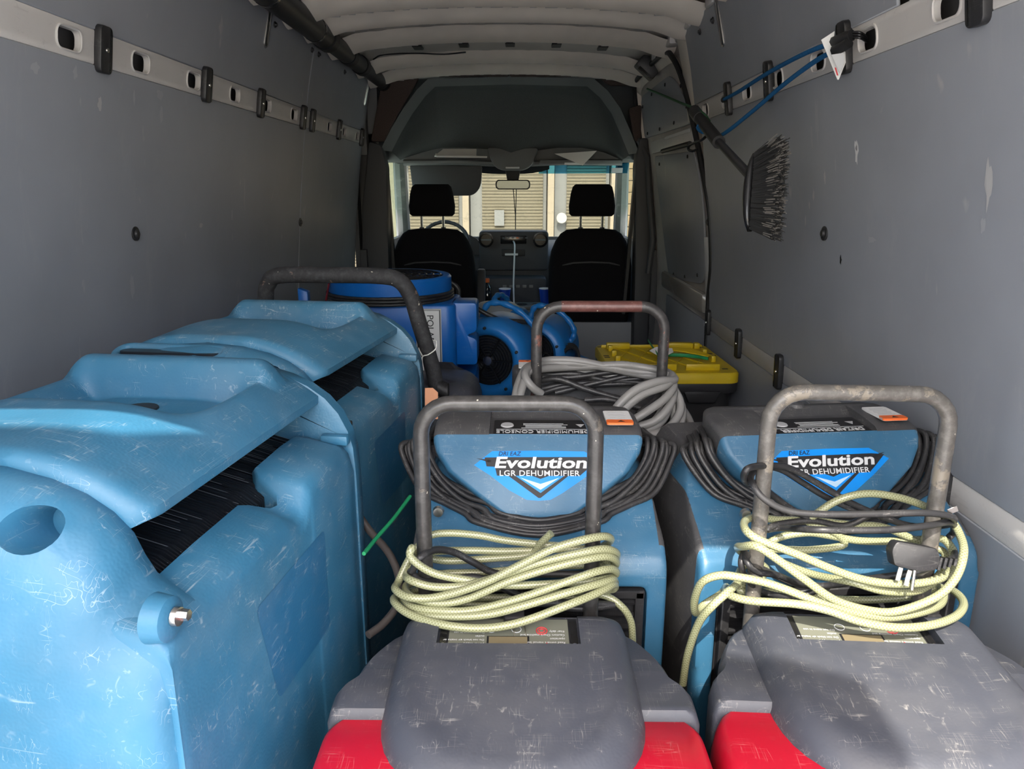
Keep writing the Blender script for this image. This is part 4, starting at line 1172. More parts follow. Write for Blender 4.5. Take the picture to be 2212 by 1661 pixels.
    # wrapped power cord in the groove behind the shield
    if cords:
        cd = MB(); rnd = random.Random(5)
        loops = ((0.012, .030), (0.022, .022), (0.030, .036), (0.041, .026), (0.050, .034), (0.064, .036), (0.016, .044), (0.056, .046))
        for off, dep in loops:
            pts = []
            for s, w in ((1.7, .196), (1.35, .205), (1.0, .2025), (0.80, .196), (0.58, .172), (0.33, .125), (0.15, .087), (0.03, .050), (-0.03, 0.0)):
                p = P0 + up * (ln * s) if s <= 1 else P1 + Vector((0, (s - 1) * 0.14, 0.004))
                nn = nr if s <= 1 else Vector((0, 0, 1))
                d = off * (0.55 if s > 1 else 1) + (0.014 if s < 0.1 else 0) + rnd.uniform(-.002, .002)
                e = Vector((0.80, 0, 0)) - up * 0.60 if s < 0.75 else Vector((1, 0, 0)) - up * 0.15
                if s < 0: e = Vector((0, 0, 0)) - up * 1.0; 
                pts.append(p + Vector((w, 0, 0)) + e * d - nn * (dep if s <= 1 else dep * 0.9) )
            for p in pts: p.z = max(p.z, interp(so[1:-2], p.y) + 0.0065 + 0.004 * (off < .03))
            lft = [Vector((-p.x, p.y, p.z + rnd.uniform(-.002, .002))) for p in reversed(pts[:-1])]
            cd.tube(spline(pts + lft, 5), 0.0056, 7)
        cd.build('power_cord', MT['cord'], t, smooth=60, weld=False)
        MB().lathe([(0, -0.008), (0.009, -0.007), (0.011, 0.0)], axis='y', c=(-0.185, 0.062, 0.728), n=12).build('screw', MT['steel'], t)
    if hx:
        for q in t.children:
            if not q.name.startswith(('face_shell', 'chassis_shell', 'intake_grille', 'grille_frame', 'wheel')): q.location.x = hx
    if handle:
        hp = spline_handle(0.145, 0.40 + 0.012, 0.45, 1.048, 0.055, 0.03)
        MB().tube(hp, 0.0125, 12).build('handle', MT['tube_rust'], t)
        mid = [p for p in hp if abs(p[0]) < 0.095 and p[2] > 1.0]
        MB().tube(mid, 0.0129, 12).build('primer_band', MT['tube_primer'], t)
        for s in (-1, 1): MB().box((s * 0.145, 0.405, 0.70), (0.05, 0.03, 0.06)).build('handle_bracket', MT['evo_grey'], t, bevel=0.006)
    # wheels at the back
    for s in (-1, 1):
        MB().lathe([(0.02, -0.02), (0.10, -0.022), (0.105, 0.0), (0.10, 0.022), (0.02, 0.02)], axis='x', c=(s * (h - 0.03), 0.295, 0.105), n=24).build('wheel', MT['rubber'], t)
    return t

def spline_handle(hx, y, z0, z1, r, lean=0.0, n=6):
    """inverted U of tube: legs at +-hx, corner radius r, top at z1"""
    pts = [(-hx, y, z0)]
    for k in range(n + 1):
        a = R(180 - 90 * k / n); pts.append((-hx + r + r * math.cos(a), y, z1 - r + r * math.sin(a)))
    for k in range(n + 1):
        a = R(90 - 90 * k / n); pts.append((hx - r + r * math.cos(a), y, z1 - r + r * math.sin(a)))
    pts.append((hx, y, z0))
    out = []
    for i in range(len(pts) - 1):
        a, b = Vector(pts[i]), Vector(pts[i + 1]); k = max(1, int((b - a).length / 0.03))
        out += [a + (b - a) * (j / k) for j in range(k)]
    out.append(Vector(pts[-1]))
    return [Vector((p.x, p.y + lean * (p.z - z0), p.z)) for p in out]

evolution((0.147, 1.20, 0), 0, 'blue shield-fronted dehumidifier in the middle, behind the black handle and hose')
evolution((0.698, 1.215, 0), 6.5, 'blue shield-fronted dehumidifier against the right wall', 0.530, 'DRIZAIR DEHUMIDIFIER', hx=0.018)
evolution((0.295, 2.09, 0), 180, 'blue and charcoal dehumidifier turned backwards, holding the grey cable coil', 0.44, handle=True, cords=False)

# ------------------------------------------------------------------ red and grey dehumidifiers
def red_unit(loc, rz, label, tube, top):
    t = empty('red_dehumidifier', loc, rz); tag(t, label, 'dehumidifier', 'red and grey dehumidifiers')
    # lower red body with curved front
    def plan(hw_, y0, y1, r, rb=0.05): return rpoly([(-hw_, y1), (-hw_, y0), (hw_, y0), (hw_, y1)], [rb, r, r, rb], 8)
    rings = []
    for z, hw_, y0 in ((0.02, .262, .012), (0.30, .270, .000), (0.48, .270, .004), (0.535, .268, .014), (0.562, .264, .030), (0.578, .258, .050), (0.584, .250, .066)):
        rings.append([(x, y, z) for x, y in plan(hw_, y0, 0.205, 0.13)])
    MB().loft(rings).build('red_cover', MT['red'], t, smooth=50)
    # grey chassis behind, stepped shoulders
    rings = []
    for z, hw_, y0, y1 in ((0.02, .262, .19, .40), (0.50, .262, .19, .405), (0.575, .262, .19, .405), (0.592, .257, .193, .40), (0.598, .250, .198, .392)):
        rings.append([(x, y, z) for x, y in rpoly([(-hw_, y0), (hw_, y0), (hw_ , y0 + 0.05), (hw_ - 0.022, y0 + 0.075), (hw_ - 0.03, y0 + 0.12), (hw_ - 0.075, y1), (-hw_ + 0.075, y1), (-hw_ + 0.03, y0 + 0.12), (-hw_ + 0.022, y0 + 0.075), (-hw_, y0 + 0.05)], [.01, .01, .015, .015, .05, .09, .09, .05, .015, .015], 5)])
    MB().loft(rings).build('shoulder', MT['lid'], t, smooth=45)
    # raised lid, D shaped, sloping a little to the front
    def lidplan(s):
        return rpoly([(-0.182 + s, 0.395 - s), (-0.182 + s, 0.055 + s), (0.182 - s, 0.055 + s), (0.182 - s, 0.395 - s)], [0.03, 0.155, 0.155, 0.03], 10)
    rings = []
    for z, s in ((0.50, -0.004), (0.575, -0.004), (0.600, 0.002), (0.618, 0.010), (0.628, 0.022), (0.632, 0.036)):
        rings.append([(x, y, z - 0.024 * (1 - sstep(0.05, 0.17, y)) * sstep(0.57, 0.64, z) + 0.008 * sstep(0.2, 0.40, y) * sstep(0.57, 0.63, z)) for x, y in lidplan(s)])
    lid = MB().loft(rings).build('lid', MT['lid'], t, smooth=45)
    # back shoulders with the console notch between them
    nt_ = MB().prism([(0.300, 0.70), (0.300, 0.618), (0.385, 0.626), (0.45, 0.626), (0.45, 0.70)], 'x', -0.118, 0.102).build('cutter', None)
    cut(lid, [nt_], MT['lid'], 45)
    # console face in the notch
    sl = Vector((0, 0.085, 0.008)).normalized(); nn = Vector((0, -0.008, 0.085)).normalized()
    O = Vector((-0.008, 0.300, 0.618)) + nn * 0.0012
    def C(x, b, o=0.0): return tuple(O + Vector((x, 0, 0)) + sl * b + nn * o)
    def flat(x0, x1, b0, b1, o, name, mat, par):
        q = MB(); q.add([C(x0, b0, o), C(x1, b0, o), C(x1, b1, o), C(x0, b1, o), C(x0, b0, o - .001), C(x1, b0, o - .001), C(x1, b1, o - .001), C(x0, b1, o - .001)], [(0, 1, 2, 3), (7, 6, 5, 4), (0, 4, 5, 1), (1, 5, 6, 2), (2, 6, 7, 3), (3, 7, 4, 0)])
        return q.build(name, mat, par, smooth=None)
    pn = flat(-0.108, 0.108, 0.002, 0.078, 0.001, 'console', MT['ink'], t)
    flat(-0.094, 0.094, 0.002, 0.076, 0.0016, 'console_face', MT['console_face'], pn)
    flat(-0.034, 0.032, 0.006, 0.034, 0.0024, 'display_frame', MT['ink'], pn)
    flat(-0.031, 0.029, 0.008, 0.032, 0.0028, 'display', MT['display'], pn)
    for side, lines in ((-1, ('This unit needs a grounded', 'power supply', 'Do not block air intake or', 'outlet', 'Do not move in use')), (1, ('Read owners manual before', 'operation', 'Caution: Check machine and', 'filter daily'))):
        for k, tx in enumerate(lines):
            lettering('instruction_text', tx, 0.0062, MT['print_white'], pn, C(0.090 if side > 0 else -0.034, 0.008 + (k + (1.6 if side > 0 else 0)) * 0.0085, 0.0024), (-1, 0, 0), tuple(-(-sl)), extrude=0.0001, align='LEFT') if False else lettering('instruction_text', tx, 0.0060, MT['print_white'], pn, C(0.088 if side > 0 else -0.038, 0.007 + (k + (1.4 if side > 0 else 0)) * 0.0088, 0.0024), (-1, 0, 0), tuple(-sl), extrude=0.0001, align='LEFT')
    def ring_mark(x, b, r, mat, w=0.0012, n=20):
        MB().tube([C(x + r * math.cos(2 * math.pi * k / n), b + r * math.sin(2 * math.pi * k / n), 0.0024) for k in range(n)], w / 2, 5, closed=True).build('dial_mark', mat, pn)
    ring_mark(-0.028, 0.050, 0.0075, MT['print_white']); ring_mark(0.012, 0.050, 0.0075, MT['print_white'])
    for r_ in (0.0045, 0.0085): ring_mark(0.052, 0.047, r_, MT['print_red'], 0.0016)
    q = MB(); tri = [C(0.052, 0.006, .0026), C(0.066, 0.006, .0026), C(0.059, 0.018, .0026)]; q.tube(tri, 0.0009, 5, closed=True); q.build('warning_triangle', MT['print_red'], pn)
    flat(-0.1075, -0.097, 0.004, 0.07, 0.002, 'side_strip', MT['black_gloss'], pn); flat(0.097, 0.1075, 0.004, 0.07, 0.002, 'side_strip', MT['black_gloss'], pn)
    for s in (-1, 1):
        MB().lathe([(0, .004), (0.0035, .003), (0.004, 0)], c=C(s * 0.102, 0.012, 0.002), n=8).build('screw', MT['steel'], pn)
    # handle
    hp = [p + Vector((-0.010, 0, 0)) for p in spline_handle(0.140, 0.437, 0.30, top, 0.052)]
    MB().tube(hp, 0.0132, 14).build('handle', tube, t, smooth=60)
    for s in (-1, 1):
        MB().prism(rrect(0.060, 0.10, 0.012, 3, s * 0.140 - 0.01, 0.50), 'y', 0.385, 0.437).build('handle_bracket', MT['rubber'], t, bevel=0.006)
    for s in (-1, 1):
        MB().lathe([(0.02, -0.02), (0.095, -0.022), (0.10, 0.0), (0.095, 0.022), (0.02, 0.02)], axis='x', c=(s * 0.22, 0.36, 0.10), n=24).build('wheel', MT['rubber'], t)
    return t
red_unit((0.103, 0.690, 0), 0, 'red and grey dehumidifier in the centre foreground with a black handle', MT['tube_dark'], 0.974)
red_unit((0.640, 0.700, 0), -3, 'red and grey dehumidifier in the right foreground with a rubbed bare handle', MT['tube_bare'], 0.990)

# ------------------------------------------------------------------ pixel-to-place helper, for hoses and cords traced at a chosen depth
_m = cam.rotation_euler.to_matrix()
def at(px, py, Y):
    r = _m @ Vector(((px - 1106.0) / 1600.0, (830.5 - py) / 1600.0, -1.0))
    return cam.location + r * (Y / r.y)

def trace(pts, ox, oy, sc):
    """points given in an enlarged view (origin ox, oy, scale sc) with their depth"""
    return [at(ox + x / sc, oy + y / sc, Y) for x, y, Y in pts]

def thing_tube(name, label, cat, pts, r, mat, n=8, step=6, group=None, raw=False, flat=1.0):
    path = pts if raw else spline(pts, step)
    c = Vector(path[0])
    o = MB().tube([Vector(p) - c for p in path], r, n, flat=flat).build(name, mat, smooth=70)
    o.location = c
    return tag(o, label, cat, group)

# ------------------------------------------------------------------ pale hoses wound on the front handles
FR, BK, MD = 1.075, 1.175, 1.128
def H(seq): return trace(seq, 640, 1040, 2.404)
hose1 = H([(1325, 268, 1.16), (1270, 320, 1.165), (1210, 380, 1.172), (1000, 400, BK), (800, 412, BK), (690, 400, BK), (606, 385, 1.15), (588, 375, MD), (600, 345, 1.09),
           (596, 395, 1.083), (700, 470, 1.080), (860, 508, 1.080), (1100, 538, 1.080), (1400, 528, 1.082), (1590, 510, 1.092), (1645, 480, MD), (1590, 400, 1.16), (1450, 345, BK), (1250, 325, BK), (1080, 305, BK), (950, 280, BK), (800, 268, BK), (690, 285, 1.165), (600, 380, 1.15),
           (530, 520, MD), (515, 560, 1.09), (580, 600, 1.066), (700, 605, 1.062), (850, 570, 1.060), (1000, 515, 1.060), (1150, 440, 1.062), (1330, 350, 1.066), (1500, 300, 1.076), (1600, 285, 1.096), (1632, 305, MD), (1560, 345, 1.16), (1350, 352, BK), (1100, 362, BK), (900, 358, BK), (700, 368, 1.17), (610, 430, 1.15),
           (572, 480, MD), (590, 510, 1.085), (700, 545, 1.074), (850, 545, 1.072), (1000, 510, 1.070), (1250, 425, 1.072), (1450, 375, 1.078), (1600, 350, 1.094), (1665, 380, MD), (1600, 430, 1.16), (1300, 440, BK), (1000, 470, BK), (740, 480, BK), (620, 520, 1.15),
           (568, 545, MD), (600, 600, 1.08), (750, 632, 1.066), (900, 605, 1.064), (1100, 520, 1.064), (1300, 455, 1.068), (1500, 405, 1.078), (1620, 390, 1.096), (1660, 430, MD), (1560, 500, 1.16), (1200, 540, BK), (900, 560, BK), (650, 560, 1.165),
           (556, 590, MD), (600, 650, 1.075), (750, 672, 1.058), (920, 668, 1.054), (1150, 610, 1.054), (1350, 540, 1.058), (1550, 470, 1.074), (1640, 455, 1.10), (1650, 490, MD), (1500, 560, 1.165), (1100, 600, BK), (800, 600, BK), (620, 600, 1.15),
           (545, 620, MD), (620, 690, 1.066), (800, 702, 1.050), (1000, 690, 1.044), (1200, 640, 1.044), (1400, 580, 1.052), (1570, 530, 1.074), (1650, 510, 1.11), (1600, 570, 1.16), (1200, 630, BK), (800, 640, BK), (600, 630, 1.15),
           (520, 600, MD), (512, 630, 1.09), (590, 690, 1.058), (750, 742, 1.034), (950, 762, 1.024), (1150, 735, 1.024), (1400, 645, 1.038), (1560, 580, 1.064), (1645, 535, 1.10), (1640, 560, 1.135), (1500, 572, 1.16), (1450, 575, 1.165), (1600, 592, 1.16), (1690, 650, 1.15), (1735, 720, 1.15), (1745, 800, 1.15), (1745, 900, 1.16)])
thing_tube('hose_coil', 'pale yellow braided hose wound round the central black handle', 'hose', hose1, 0.0066, MT['hose'], 10, 6, 'braided drain hoses')

def H2(seq): return trace(seq, 1440, 800, 2.864)
hose2 = H2([(100, 1940, 1.10), (130, 1760, 1.09), (200, 1560, 1.08), (290, 1450, 1.07), (380, 1370, 1.08), (440, 1310, 1.11), (455, 1240, 1.15), (560, 1130, 1.17), (680, 1040, BK), (860, 1005, BK), (1000, 1020, BK), (1200, 1055, BK), (1450, 1055, BK), (1620, 1045, 1.165), (1720, 1050, 1.15),
            (1780, 1150, 1.12), (1740, 1260, 1.085), (1600, 1310, 1.068), (1400, 1320, 1.060), (1200, 1290, 1.058), (1000, 1220, 1.058), (800, 1135, 1.060), (600, 1060, 1.064), (500, 1000, 1.08), (480, 940, MD), (540, 910, 1.16), (700, 925, BK), (900, 930, BK), (1150, 955, BK), (1350, 972, BK), (1600, 1080, 1.165), (1720, 1130, 1.15),
            (1700, 1250, 1.12), (1560, 1360, 1.09), (1350, 1365, 1.07), (1150, 1310, 1.075), (900, 1260, 1.13), (700, 1180, 1.165), (640, 1110, 1.17), (760, 1110, BK), (900, 1110, BK), (1100, 1075, BK), (1000, 980, 1.172), (880, 940, BK), (950, 870, 1.168), (1080, 795, 1.165), (1250, 762, 1.165), (1450, 790, 1.165), (1620, 850, 1.165), (1750, 920, 1.15),
            (1815, 1020, 1.12), (1838, 1130, 1.08), (1790, 1280, 1.055), (1670, 1400, 1.040), (1450, 1485, 1.034), (1280, 1490, 1.034), (1050, 1425, 1.036), (850, 1290, 1.042), (700, 1180, 1.048), (560, 1090, 1.058), (470, 1090, 1.09), (440, 1095, MD), (480, 1140, 1.15), (620, 1240, 1.172), (460, 1340, 1.165), (480, 1365, 1.16), (650, 1370, 1.165), (900, 1400, 1.17), (1200, 1420, 1.165), (1500, 1400, 1.15), (1690, 1340, 1.14),
            (1700, 1440, 1.09), (1560, 1500, 1.05), (1350, 1530, 1.034), (1150, 1500, 1.030), (950, 1440, 1.034), (750, 1360, 1.044), (600, 1310, 1.054), (450, 1280, 1.066), (330, 1268, 1.075), (220, 1310, 1.085), (172, 1420, 1.10), (180, 1500, 1.115), (230, 1450, 1.14), (340, 1380, 1.14), (370, 1340, 1.12), (380, 1385, 1.08), (520, 1425, 1.05), (800, 1445, 1.03), (1000, 1485, 1.016), (1200, 1555, 1.006), (1430, 1592, 1.002), (1640, 1575, 1.012), (1790, 1520, 1.04), (1838, 1445, 1.08), (1790, 1375, 1.12), (1700, 1350, 1.15), (1500, 1370, 1.165)])
thing_tube('hose_coil', 'pale yellow braided hose looped loosely on the right hand handle', 'hose', hose2, 0.0066, MT['hose'], 10, 6, 'braided drain hoses')

# black cords round the right handle, with the plug
cordr = empty('wrapped_cord', tuple(H2([(550, 700, 1.1)])[0])); tag(cordr, 'black power cord with a three pin plug wrapped round the right hand handle', 'power cord')
def sub_tube(parent, name, pts, r, mat, n=8, step=6):
    base = parent.matrix_basis.translation
    return MB().tube([Vector(p) - base for p in spline(pts, step)], r, n).build(name, mat, parent, smooth=70)
sub_tube(cordr, 'cord_strand', H2([(900, 930, 1.172), (760, 850, 1.175), (640, 760, 1.165), (560, 700, 1.15), (490, 690, MD), (480, 640, 1.10), (520, 600, 1.10), (640, 590, 1.15), (760, 605, 1.168), (900, 680, 1.172), (1050, 770, 1.174), (1250, 870, 1.176), (1500, 960, 1.176), (1700, 960, 1.165), (1770, 940, 1.13), (1760, 905, 1.095), (1600, 882, 1.084), (1300, 888, 1.080), (950, 890, 1.078), (750, 868, 1.080), (610, 800, 1.084), (540, 720, 1.095), (520, 660, MD), (570, 600, 1.16), (700, 610, 1.175), (850, 700, 1.18), (1000, 790, 1.182), (1200, 880, 1.182)]), 0.0056, MT['cord'])
sub_tube(cordr, 'cord_strand', H2([(1250, 900, 1.172), (1100, 960, 1.17), (900, 930, 1.17), (700, 950, 1.165), (620, 985, 1.15), (700, 975, 1.16), (900, 985, 1.082), (1150, 990, 1.076), (1400, 985, 1.078), (1620, 960, 1.09), (1760, 940, 1.12), (1775, 1000, 1.16), (1740, 1050, 1.16), (1780, 1120, 1.13), (1760, 1170, 1.09), (1640, 1215, 1.068), (1500, 1255, 1.068), (1250, 1290, 1.10), (1000, 1330, 1.15), (800, 1320, 1.165), (620, 1240, 1.165), (520, 1160, 1.15), (480, 1130, 1.12), (462, 1200, 1.10), (490, 1280, 1.12), (600, 1370, 1.15), (800, 1400, 1.16), (1000, 1330, 1.165)]), 0.0056, MT['cord'])
sub_tube(cordr, 'cord_strand', H2([(480, 1120, 1.12), (500, 1190, 1.09), (560, 1245, 1.09), (680, 1265, 1.10), (800, 1310, 1.14), (1000, 1340, 1.165)]), 0.0056, MT['cord'])
# plug
pc = H2([(1530, 1150, 1.062)])[0] - cordr.matrix_basis.translation
pm = Matrix.Translation(pc) @ Euler((R(-18), R(14), R(-8))).to_matrix().to_4x4()
plug = MB().prism(rpoly([(-0.036, 0.016), (0.026, 0.022), (0.034, 0.010), (0.034, -0.010), (0.012, -0.020), (-0.030, -0.022), (-0.040, 0.0)], .006), 'y', -0.012, 0.014).xf(pm).build('plug', MT['black'], cordr, bevel=0.003, seg=2)
for k in range(4): MB().box((0.036 + 0.008 * k, 0, 0.0 + 0.003 * k), (0.004, 0.020 - 0.003 * k, 0.020 - 0.003 * k)).xf(pm).build('strain_relief', MT['black'], plug)
for x, l in ((-0.016, 0.022), (-0.002, 0.026)):
    MB().box((x, -0.003, -0.022 - l / 2), (0.0075, 0.0016, l)).xf(pm).build('flat_pin', MT['steel'], plug, bevel=0.0005, seg=1)
MB().tube([(0.008, 0.004, -0.018), (0.012, 0.004, -0.052)], 0.0028, 8).xf(pm).build('ground_pin', MT['steel'], plug)
tabp = H2([(1770, 865, 1.10)])[0]
tb = MB().box((0, 0, 0), (0.016, 0.0015, 0.010), (0, R(-25), 0)).build('metal_tab', MT['steel'], bevel=0.0004, seg=1); tb.location = tabp
tag(tb, 'small bright metal tab beside the right hand handle leg', 'tab')

# black cord bits inside the central hose coil
cc = empty('coiled_cord', tuple(H([(700, 360, 1.1)])[0])); tag(cc, 'black cord tucked inside the central hose coil, pins hanging over the display', 'power cord')
sub_tube(cc, 'cord_strand', H([(600, 470, 1.11), (640, 400, 1.10), (720, 355, 1.13), (820, 368, 1.15), (920, 420, 1.155), (1050, 480, 1.16), (1300, 480, 1.165), (1560, 480, 1.16)]), 0.0062, MT['cord'])
sub_tube(cc, 'cord_strand', H([(590, 460, 1.12), (650, 520, 1.10), (760, 520, 1.13), (950, 500, 1.15), (1200, 610, 1.15), (1450, 660, 1.13), (1650, 640, 1.15)]), 0.0062, MT['cord'])
sub_tube(cc, 'cord_strand', H([(1060, 700, 1.08), (1200, 640, 1.10), (1400, 630, 1.12), (1640, 640, 1.15)]), 0.0062, MT['cord'])
pc = H([(1130, 695, 1.060)])[0] - cc.matrix_basis.translation
pm2 = Matrix.Translation(pc) @ Euler((R(20), 0, R(5))).to_matrix().to_4x4()
pg = MB().box((0, 0, 0), (0.034, 0.026, 0.018)).xf(pm2).build('plug', MT['black'], cc, bevel=0.004)
for x in (0.0, 0.018): MB().box((x - 0.002, -0.030, -0.004), (0.0015, 0.030, 0.006)).xf(pm2).build('flat_pin', MT['steel'], pg)

# ------------------------------------------------------------------ grey cable coil on the backward unit's handle
def K(seq): return trace(seq, 1080, 620, 4.371)
coil = empty('cable_coil', tuple(K([(700, 900, 1.70)])[0])); tag(coil, 'thick coil of grey cable slung over the brown-black handle', 'cable')
F1, B1 = 1.60, 1.73
strands = [
    [(140, 1060, F1), (170, 930, 1.63), (230, 790, 1.67), (320, 730, 1.71), (480, 690, B1), (750, 700, B1), (1050, 760, B1), (1300, 800, B1), (1500, 815, 1.72), (1620, 840, 1.68), (1640, 880, 1.64), (1500, 890, 1.60), (1300, 960, 1.575), (1150, 1080, 1.56), (1060, 1200, 1.55)],
    [(180, 1060, F1), (215, 930, 1.62), (270, 800, 1.66), (420, 770, 1.70), (650, 755, B1), (900, 745, B1), (1150, 735, B1), (1350, 760, B1), (1560, 800, 1.71), (1630, 850, 1.66), (1560, 930, 1.61), (1350, 1010, 1.58), (1180, 1130, 1.565), (1100, 1230, 1.555)],
    [(390, 1010, 1.63), (300, 940, 1.62), (240, 850, 1.63), (260, 780, 1.66), (420, 730, 1.72), (700, 720, B1), (1000, 760, B1), (1350, 830, B1), (1580, 860, 1.70), (1640, 930, 1.64), (1560, 1050, 1.60), (1380, 1180, 1.575), (1250, 1260, 1.57)],
    [(400, 860, 1.74), (700, 800, 1.75), (1000, 830, 1.75), (1400, 850, 1.74), (1600, 900, 1.69), (1640, 1000, 1.64), (1580, 1150, 1.60), (1450, 1270, 1.585), (1250, 1330, 1.58)],
    [(1560, 820, 1.68), (1640, 960, 1.66), (1700, 1080, 1.64), (1690, 1200, 1.62), (1600, 1320, 1.60), (1480, 1380, 1.59), (1330, 1400, 1.585)],
    [(1580, 850, 1.69), (1660, 1000, 1.67), (1720, 1150, 1.65), (1700, 1300, 1.62), (1600, 1430, 1.60), (1480, 1520, 1.595), (1380, 1560, 1.59)],
    [(1560, 830, 1.69), (1600, 1000, 1.66), (1590, 1150, 1.63), (1500, 1290, 1.60), (1350, 1350, 1.59), (1240, 1300, 1.585)],
    [(1600, 1000, 1.67), (1740, 1180, 1.68), (1800, 1300, 1.68), (1790, 1400, 1.68), (1700, 1480, 1.66)],
    [(1570, 1000, 1.66), (1520, 1180, 1.62), (1420, 1300, 1.60), (1280, 1370, 1.59)],
    [(1640, 1100, 1.655), (1640, 1280, 1.63), (1540, 1420, 1.61), (1400, 1480, 1.60)],
    [(1200, 1120, 1.57), (1330, 1010, 1.585), (1480, 930, 1.605), (1600, 870, 1.65)],
    [(1140, 1180, 1.56), (1280, 1060, 1.575), (1440, 970, 1.60), (1590, 900, 1.645)],
]
for q in strands: sub_tube(coil, 'cable_loop', K(q), 0.0098, MT['cable'])
dark = [
    [(390, 880, 1.73), (560, 870, 1.72), (800, 960, 1.71), (1000, 1020, 1.70), (1150, 1060, 1.69)],
    [(400, 830, 1.74), (700, 820, 1.74), (1000, 880, 1.74), (1300, 900, 1.74)],
    [(400, 960, 1.74), (600, 920, 1.74), (900, 900, 1.74), (1350, 860, 1.74)],
    [(400, 1000, 1.735), (620, 940, 1.735), (1000, 920, 1.74), (1400, 900, 1.74)],
    [(520, 1000, 1.73), (800, 930, 1.735), (1200, 840, 1.74)],
    [(800, 1070, 1.66), (1000, 1060, 1.655), (1200, 1110, 1.65), (1350, 1150, 1.64)],
    [(1250, 1250, 1.62), (1400, 1170, 1.63), (1520, 1080, 1.65)],
    [(1300, 1200, 1.62), (1450, 1080, 1.64), (1560, 950, 1.68)],
    [(400, 850, 1.735), (700, 850, 1.735), (1100, 800, 1.74), (1400, 830, 1.74)],
]
for q in dark: sub_tube(coil, 'dark_loop', K(q), 0.0075, MT['cord'])

# ------------------------------------------------------------------ grey unit behind the blue ones, with the sleeved handle
gu = empty('grey_dehumidifier', (-0.31, 2.10, 0)); tag(gu, 'grey dehumidifier behind the blue ones, with a thick black sleeved handle', 'dehumidifier')
rings = []
for z, a, b in ((0.02, .29, .17), (0.60, .30, .175), (0.68, .298, .174), (0.72, .288, .166), (0.742, .270, .15), (0.750, .24, .12)):
    rings.append([(x, y + 0.18, z - 0.02 * (x > .2)) for x, y in rrect(2 * a, 2 * b, 0.10, 6)])
MB().loft(rings).build('body', MT['lid'], gu, smooth=60)
base = gu.matrix_basis.translation
hp = [at(x, y, Y) - base for x, y, Y in ((577, 720, 2.12), (574, 640, 2.09), (580, 612, 2.08), (603, 595, 2.07), (700, 594, 2.07), (815, 596, 2.07), (862, 606, 2.07), (888, 642, 2.075), (906, 700, 2.08), (926, 765, 2.085), (938, 810, 2.09), (944, 855, 2.095), (946, 890, 2.10))]
MB().tube(spline(hp, 5), 0.0225, 14).build('sleeved_handle', MT['foam'], gu, smooth=60)
j = MB()
for k in range(5):
    p = at(950 + k * 4, 838 + k * 2, 2.085) - base
    j.lathe([(0.0, -0.004), (0.026, -0.004), (0.026, 0.004), (0.0, 0.004)], axis='x', c=tuple(p), n=14)
j.build('pivot_joint', MT['rubber'], gu)
wt = spline([at(915, 800, 2.055), at(912, 772, 2.056), at(925, 766, 2.058), at(940, 755, 2.065), at(943, 742, 2.075), at(938, 735, 2.09), at(915, 745, 2.10), at(905, 752, 2.075), at(912, 768, 2.056)], 5)
thing_tube('wire_tie', 'thin pale wire tied round the black sleeved handle', 'wire', wt, 0.0018, MT['cable_white'], 6, raw=True)

# ------------------------------------------------------------------ royal blue upright unit
pb = empty('blue_air_scrubber', (-0.35, 2.62, 0)); tag(pb, 'royal blue upright air machine with a round fan top and a lettered side label', 'air scrubber')
MB().prism(rrect(0.46, 0.32, 0.035, 4, 0.0, 0.16), 'z', 0.66, 0.905).build('body', MT['polar'], pb, bevel=0.012)
MB().prism(rrect(0.44, 0.30, 0.03, 4, 0.0, 0.16), 'z', 0.02, 0.665).build('base_body', MT['polar'], pb, bevel=0.012)
MB().prism(rrect(0.60, 0.24, 0.03, 4, 0.0, 0.17), 'z', 0.52, 0.635).build('base_flange', MT['polar'], pb, bevel=0.015)
for s in (-1, 1):
    MB().prism(rpoly([(0.20, 0.905), (0.305, 0.905), (0.305, 0.80), (0.265, 0.785), (0.305, 0.77), (0.305, 0.675), (0.20, 0.675)], .015) if s > 0 else rpoly([(-0.20, 0.88), (-0.30, 0.88), (-0.30, 0.675), (-0.20, 0.675)], .015), 'y', 0.06, 0.20).build('side_block', MT['polar'], pb, bevel=0.012)
MB().prism([(-0.435, 0.60), (-0.395, 0.60), (-0.395, 0.905), (-0.435, 0.92)], 'y', 0.36, 0.40).build('duct_flange', MT['polar'], pb, bevel=0.004)
MB().box((-0.32, 0.38, 0.62), (0.2, 0.04, 0.06)).build('duct_arm', MT['polar'], pb)
dr = MB().lathe([(0.225, 0.90), (0.228, 0.935), (0.232, 0.938), (0.232, 0.985), (0.225, 0.993), (0.205, 0.993), (0.20, 0.985), (0.0, 0.985)], c=(-0.03, 0.20, 0), n=40).build('fan_ring', MT['polar'], pb)
for k in range(7):
    r_ = 0.03 + 0.027 * k
    MB().tube([(-0.03 + r_ * math.cos(2 * math.pi * i / 28), 0.20 + r_ * math.sin(2 * math.pi * i / 28), 0.992) for i in range(28)], 0.003, 5, closed=True).build('guard_ring', MT['black_gloss'], dr)
for k in range(6):
    a = math.pi * k / 6
    MB().tube([(-0.03 + 0.2 * math.cos(a), 0.20 + 0.2 * math.sin(a), 0.990), (-0.03 - 0.2 * math.cos(a), 0.20 - 0.2 * math.sin(a), 0.990)], 0.003, 5).build('guard_spoke', MT['black_gloss'], dr)
MB().box((0.06, -0.026, 0.965), (0.03, 0.012, 0.025)).build('clip', MT['polar'], dr, bevel=0.003)
cw = MB()
for k in range(3):
    cw.tube([(-0.03 + 0.236 * math.cos(2 * math.pi * i / 36), 0.20 + 0.236 * math.sin(2 * math.pi * i / 36), 0.910 + k * 0.011) for i in range(36)], 0.006, 7, closed=True)
cw.build('wound_cord', MT['cord'], pb, smooth=70)
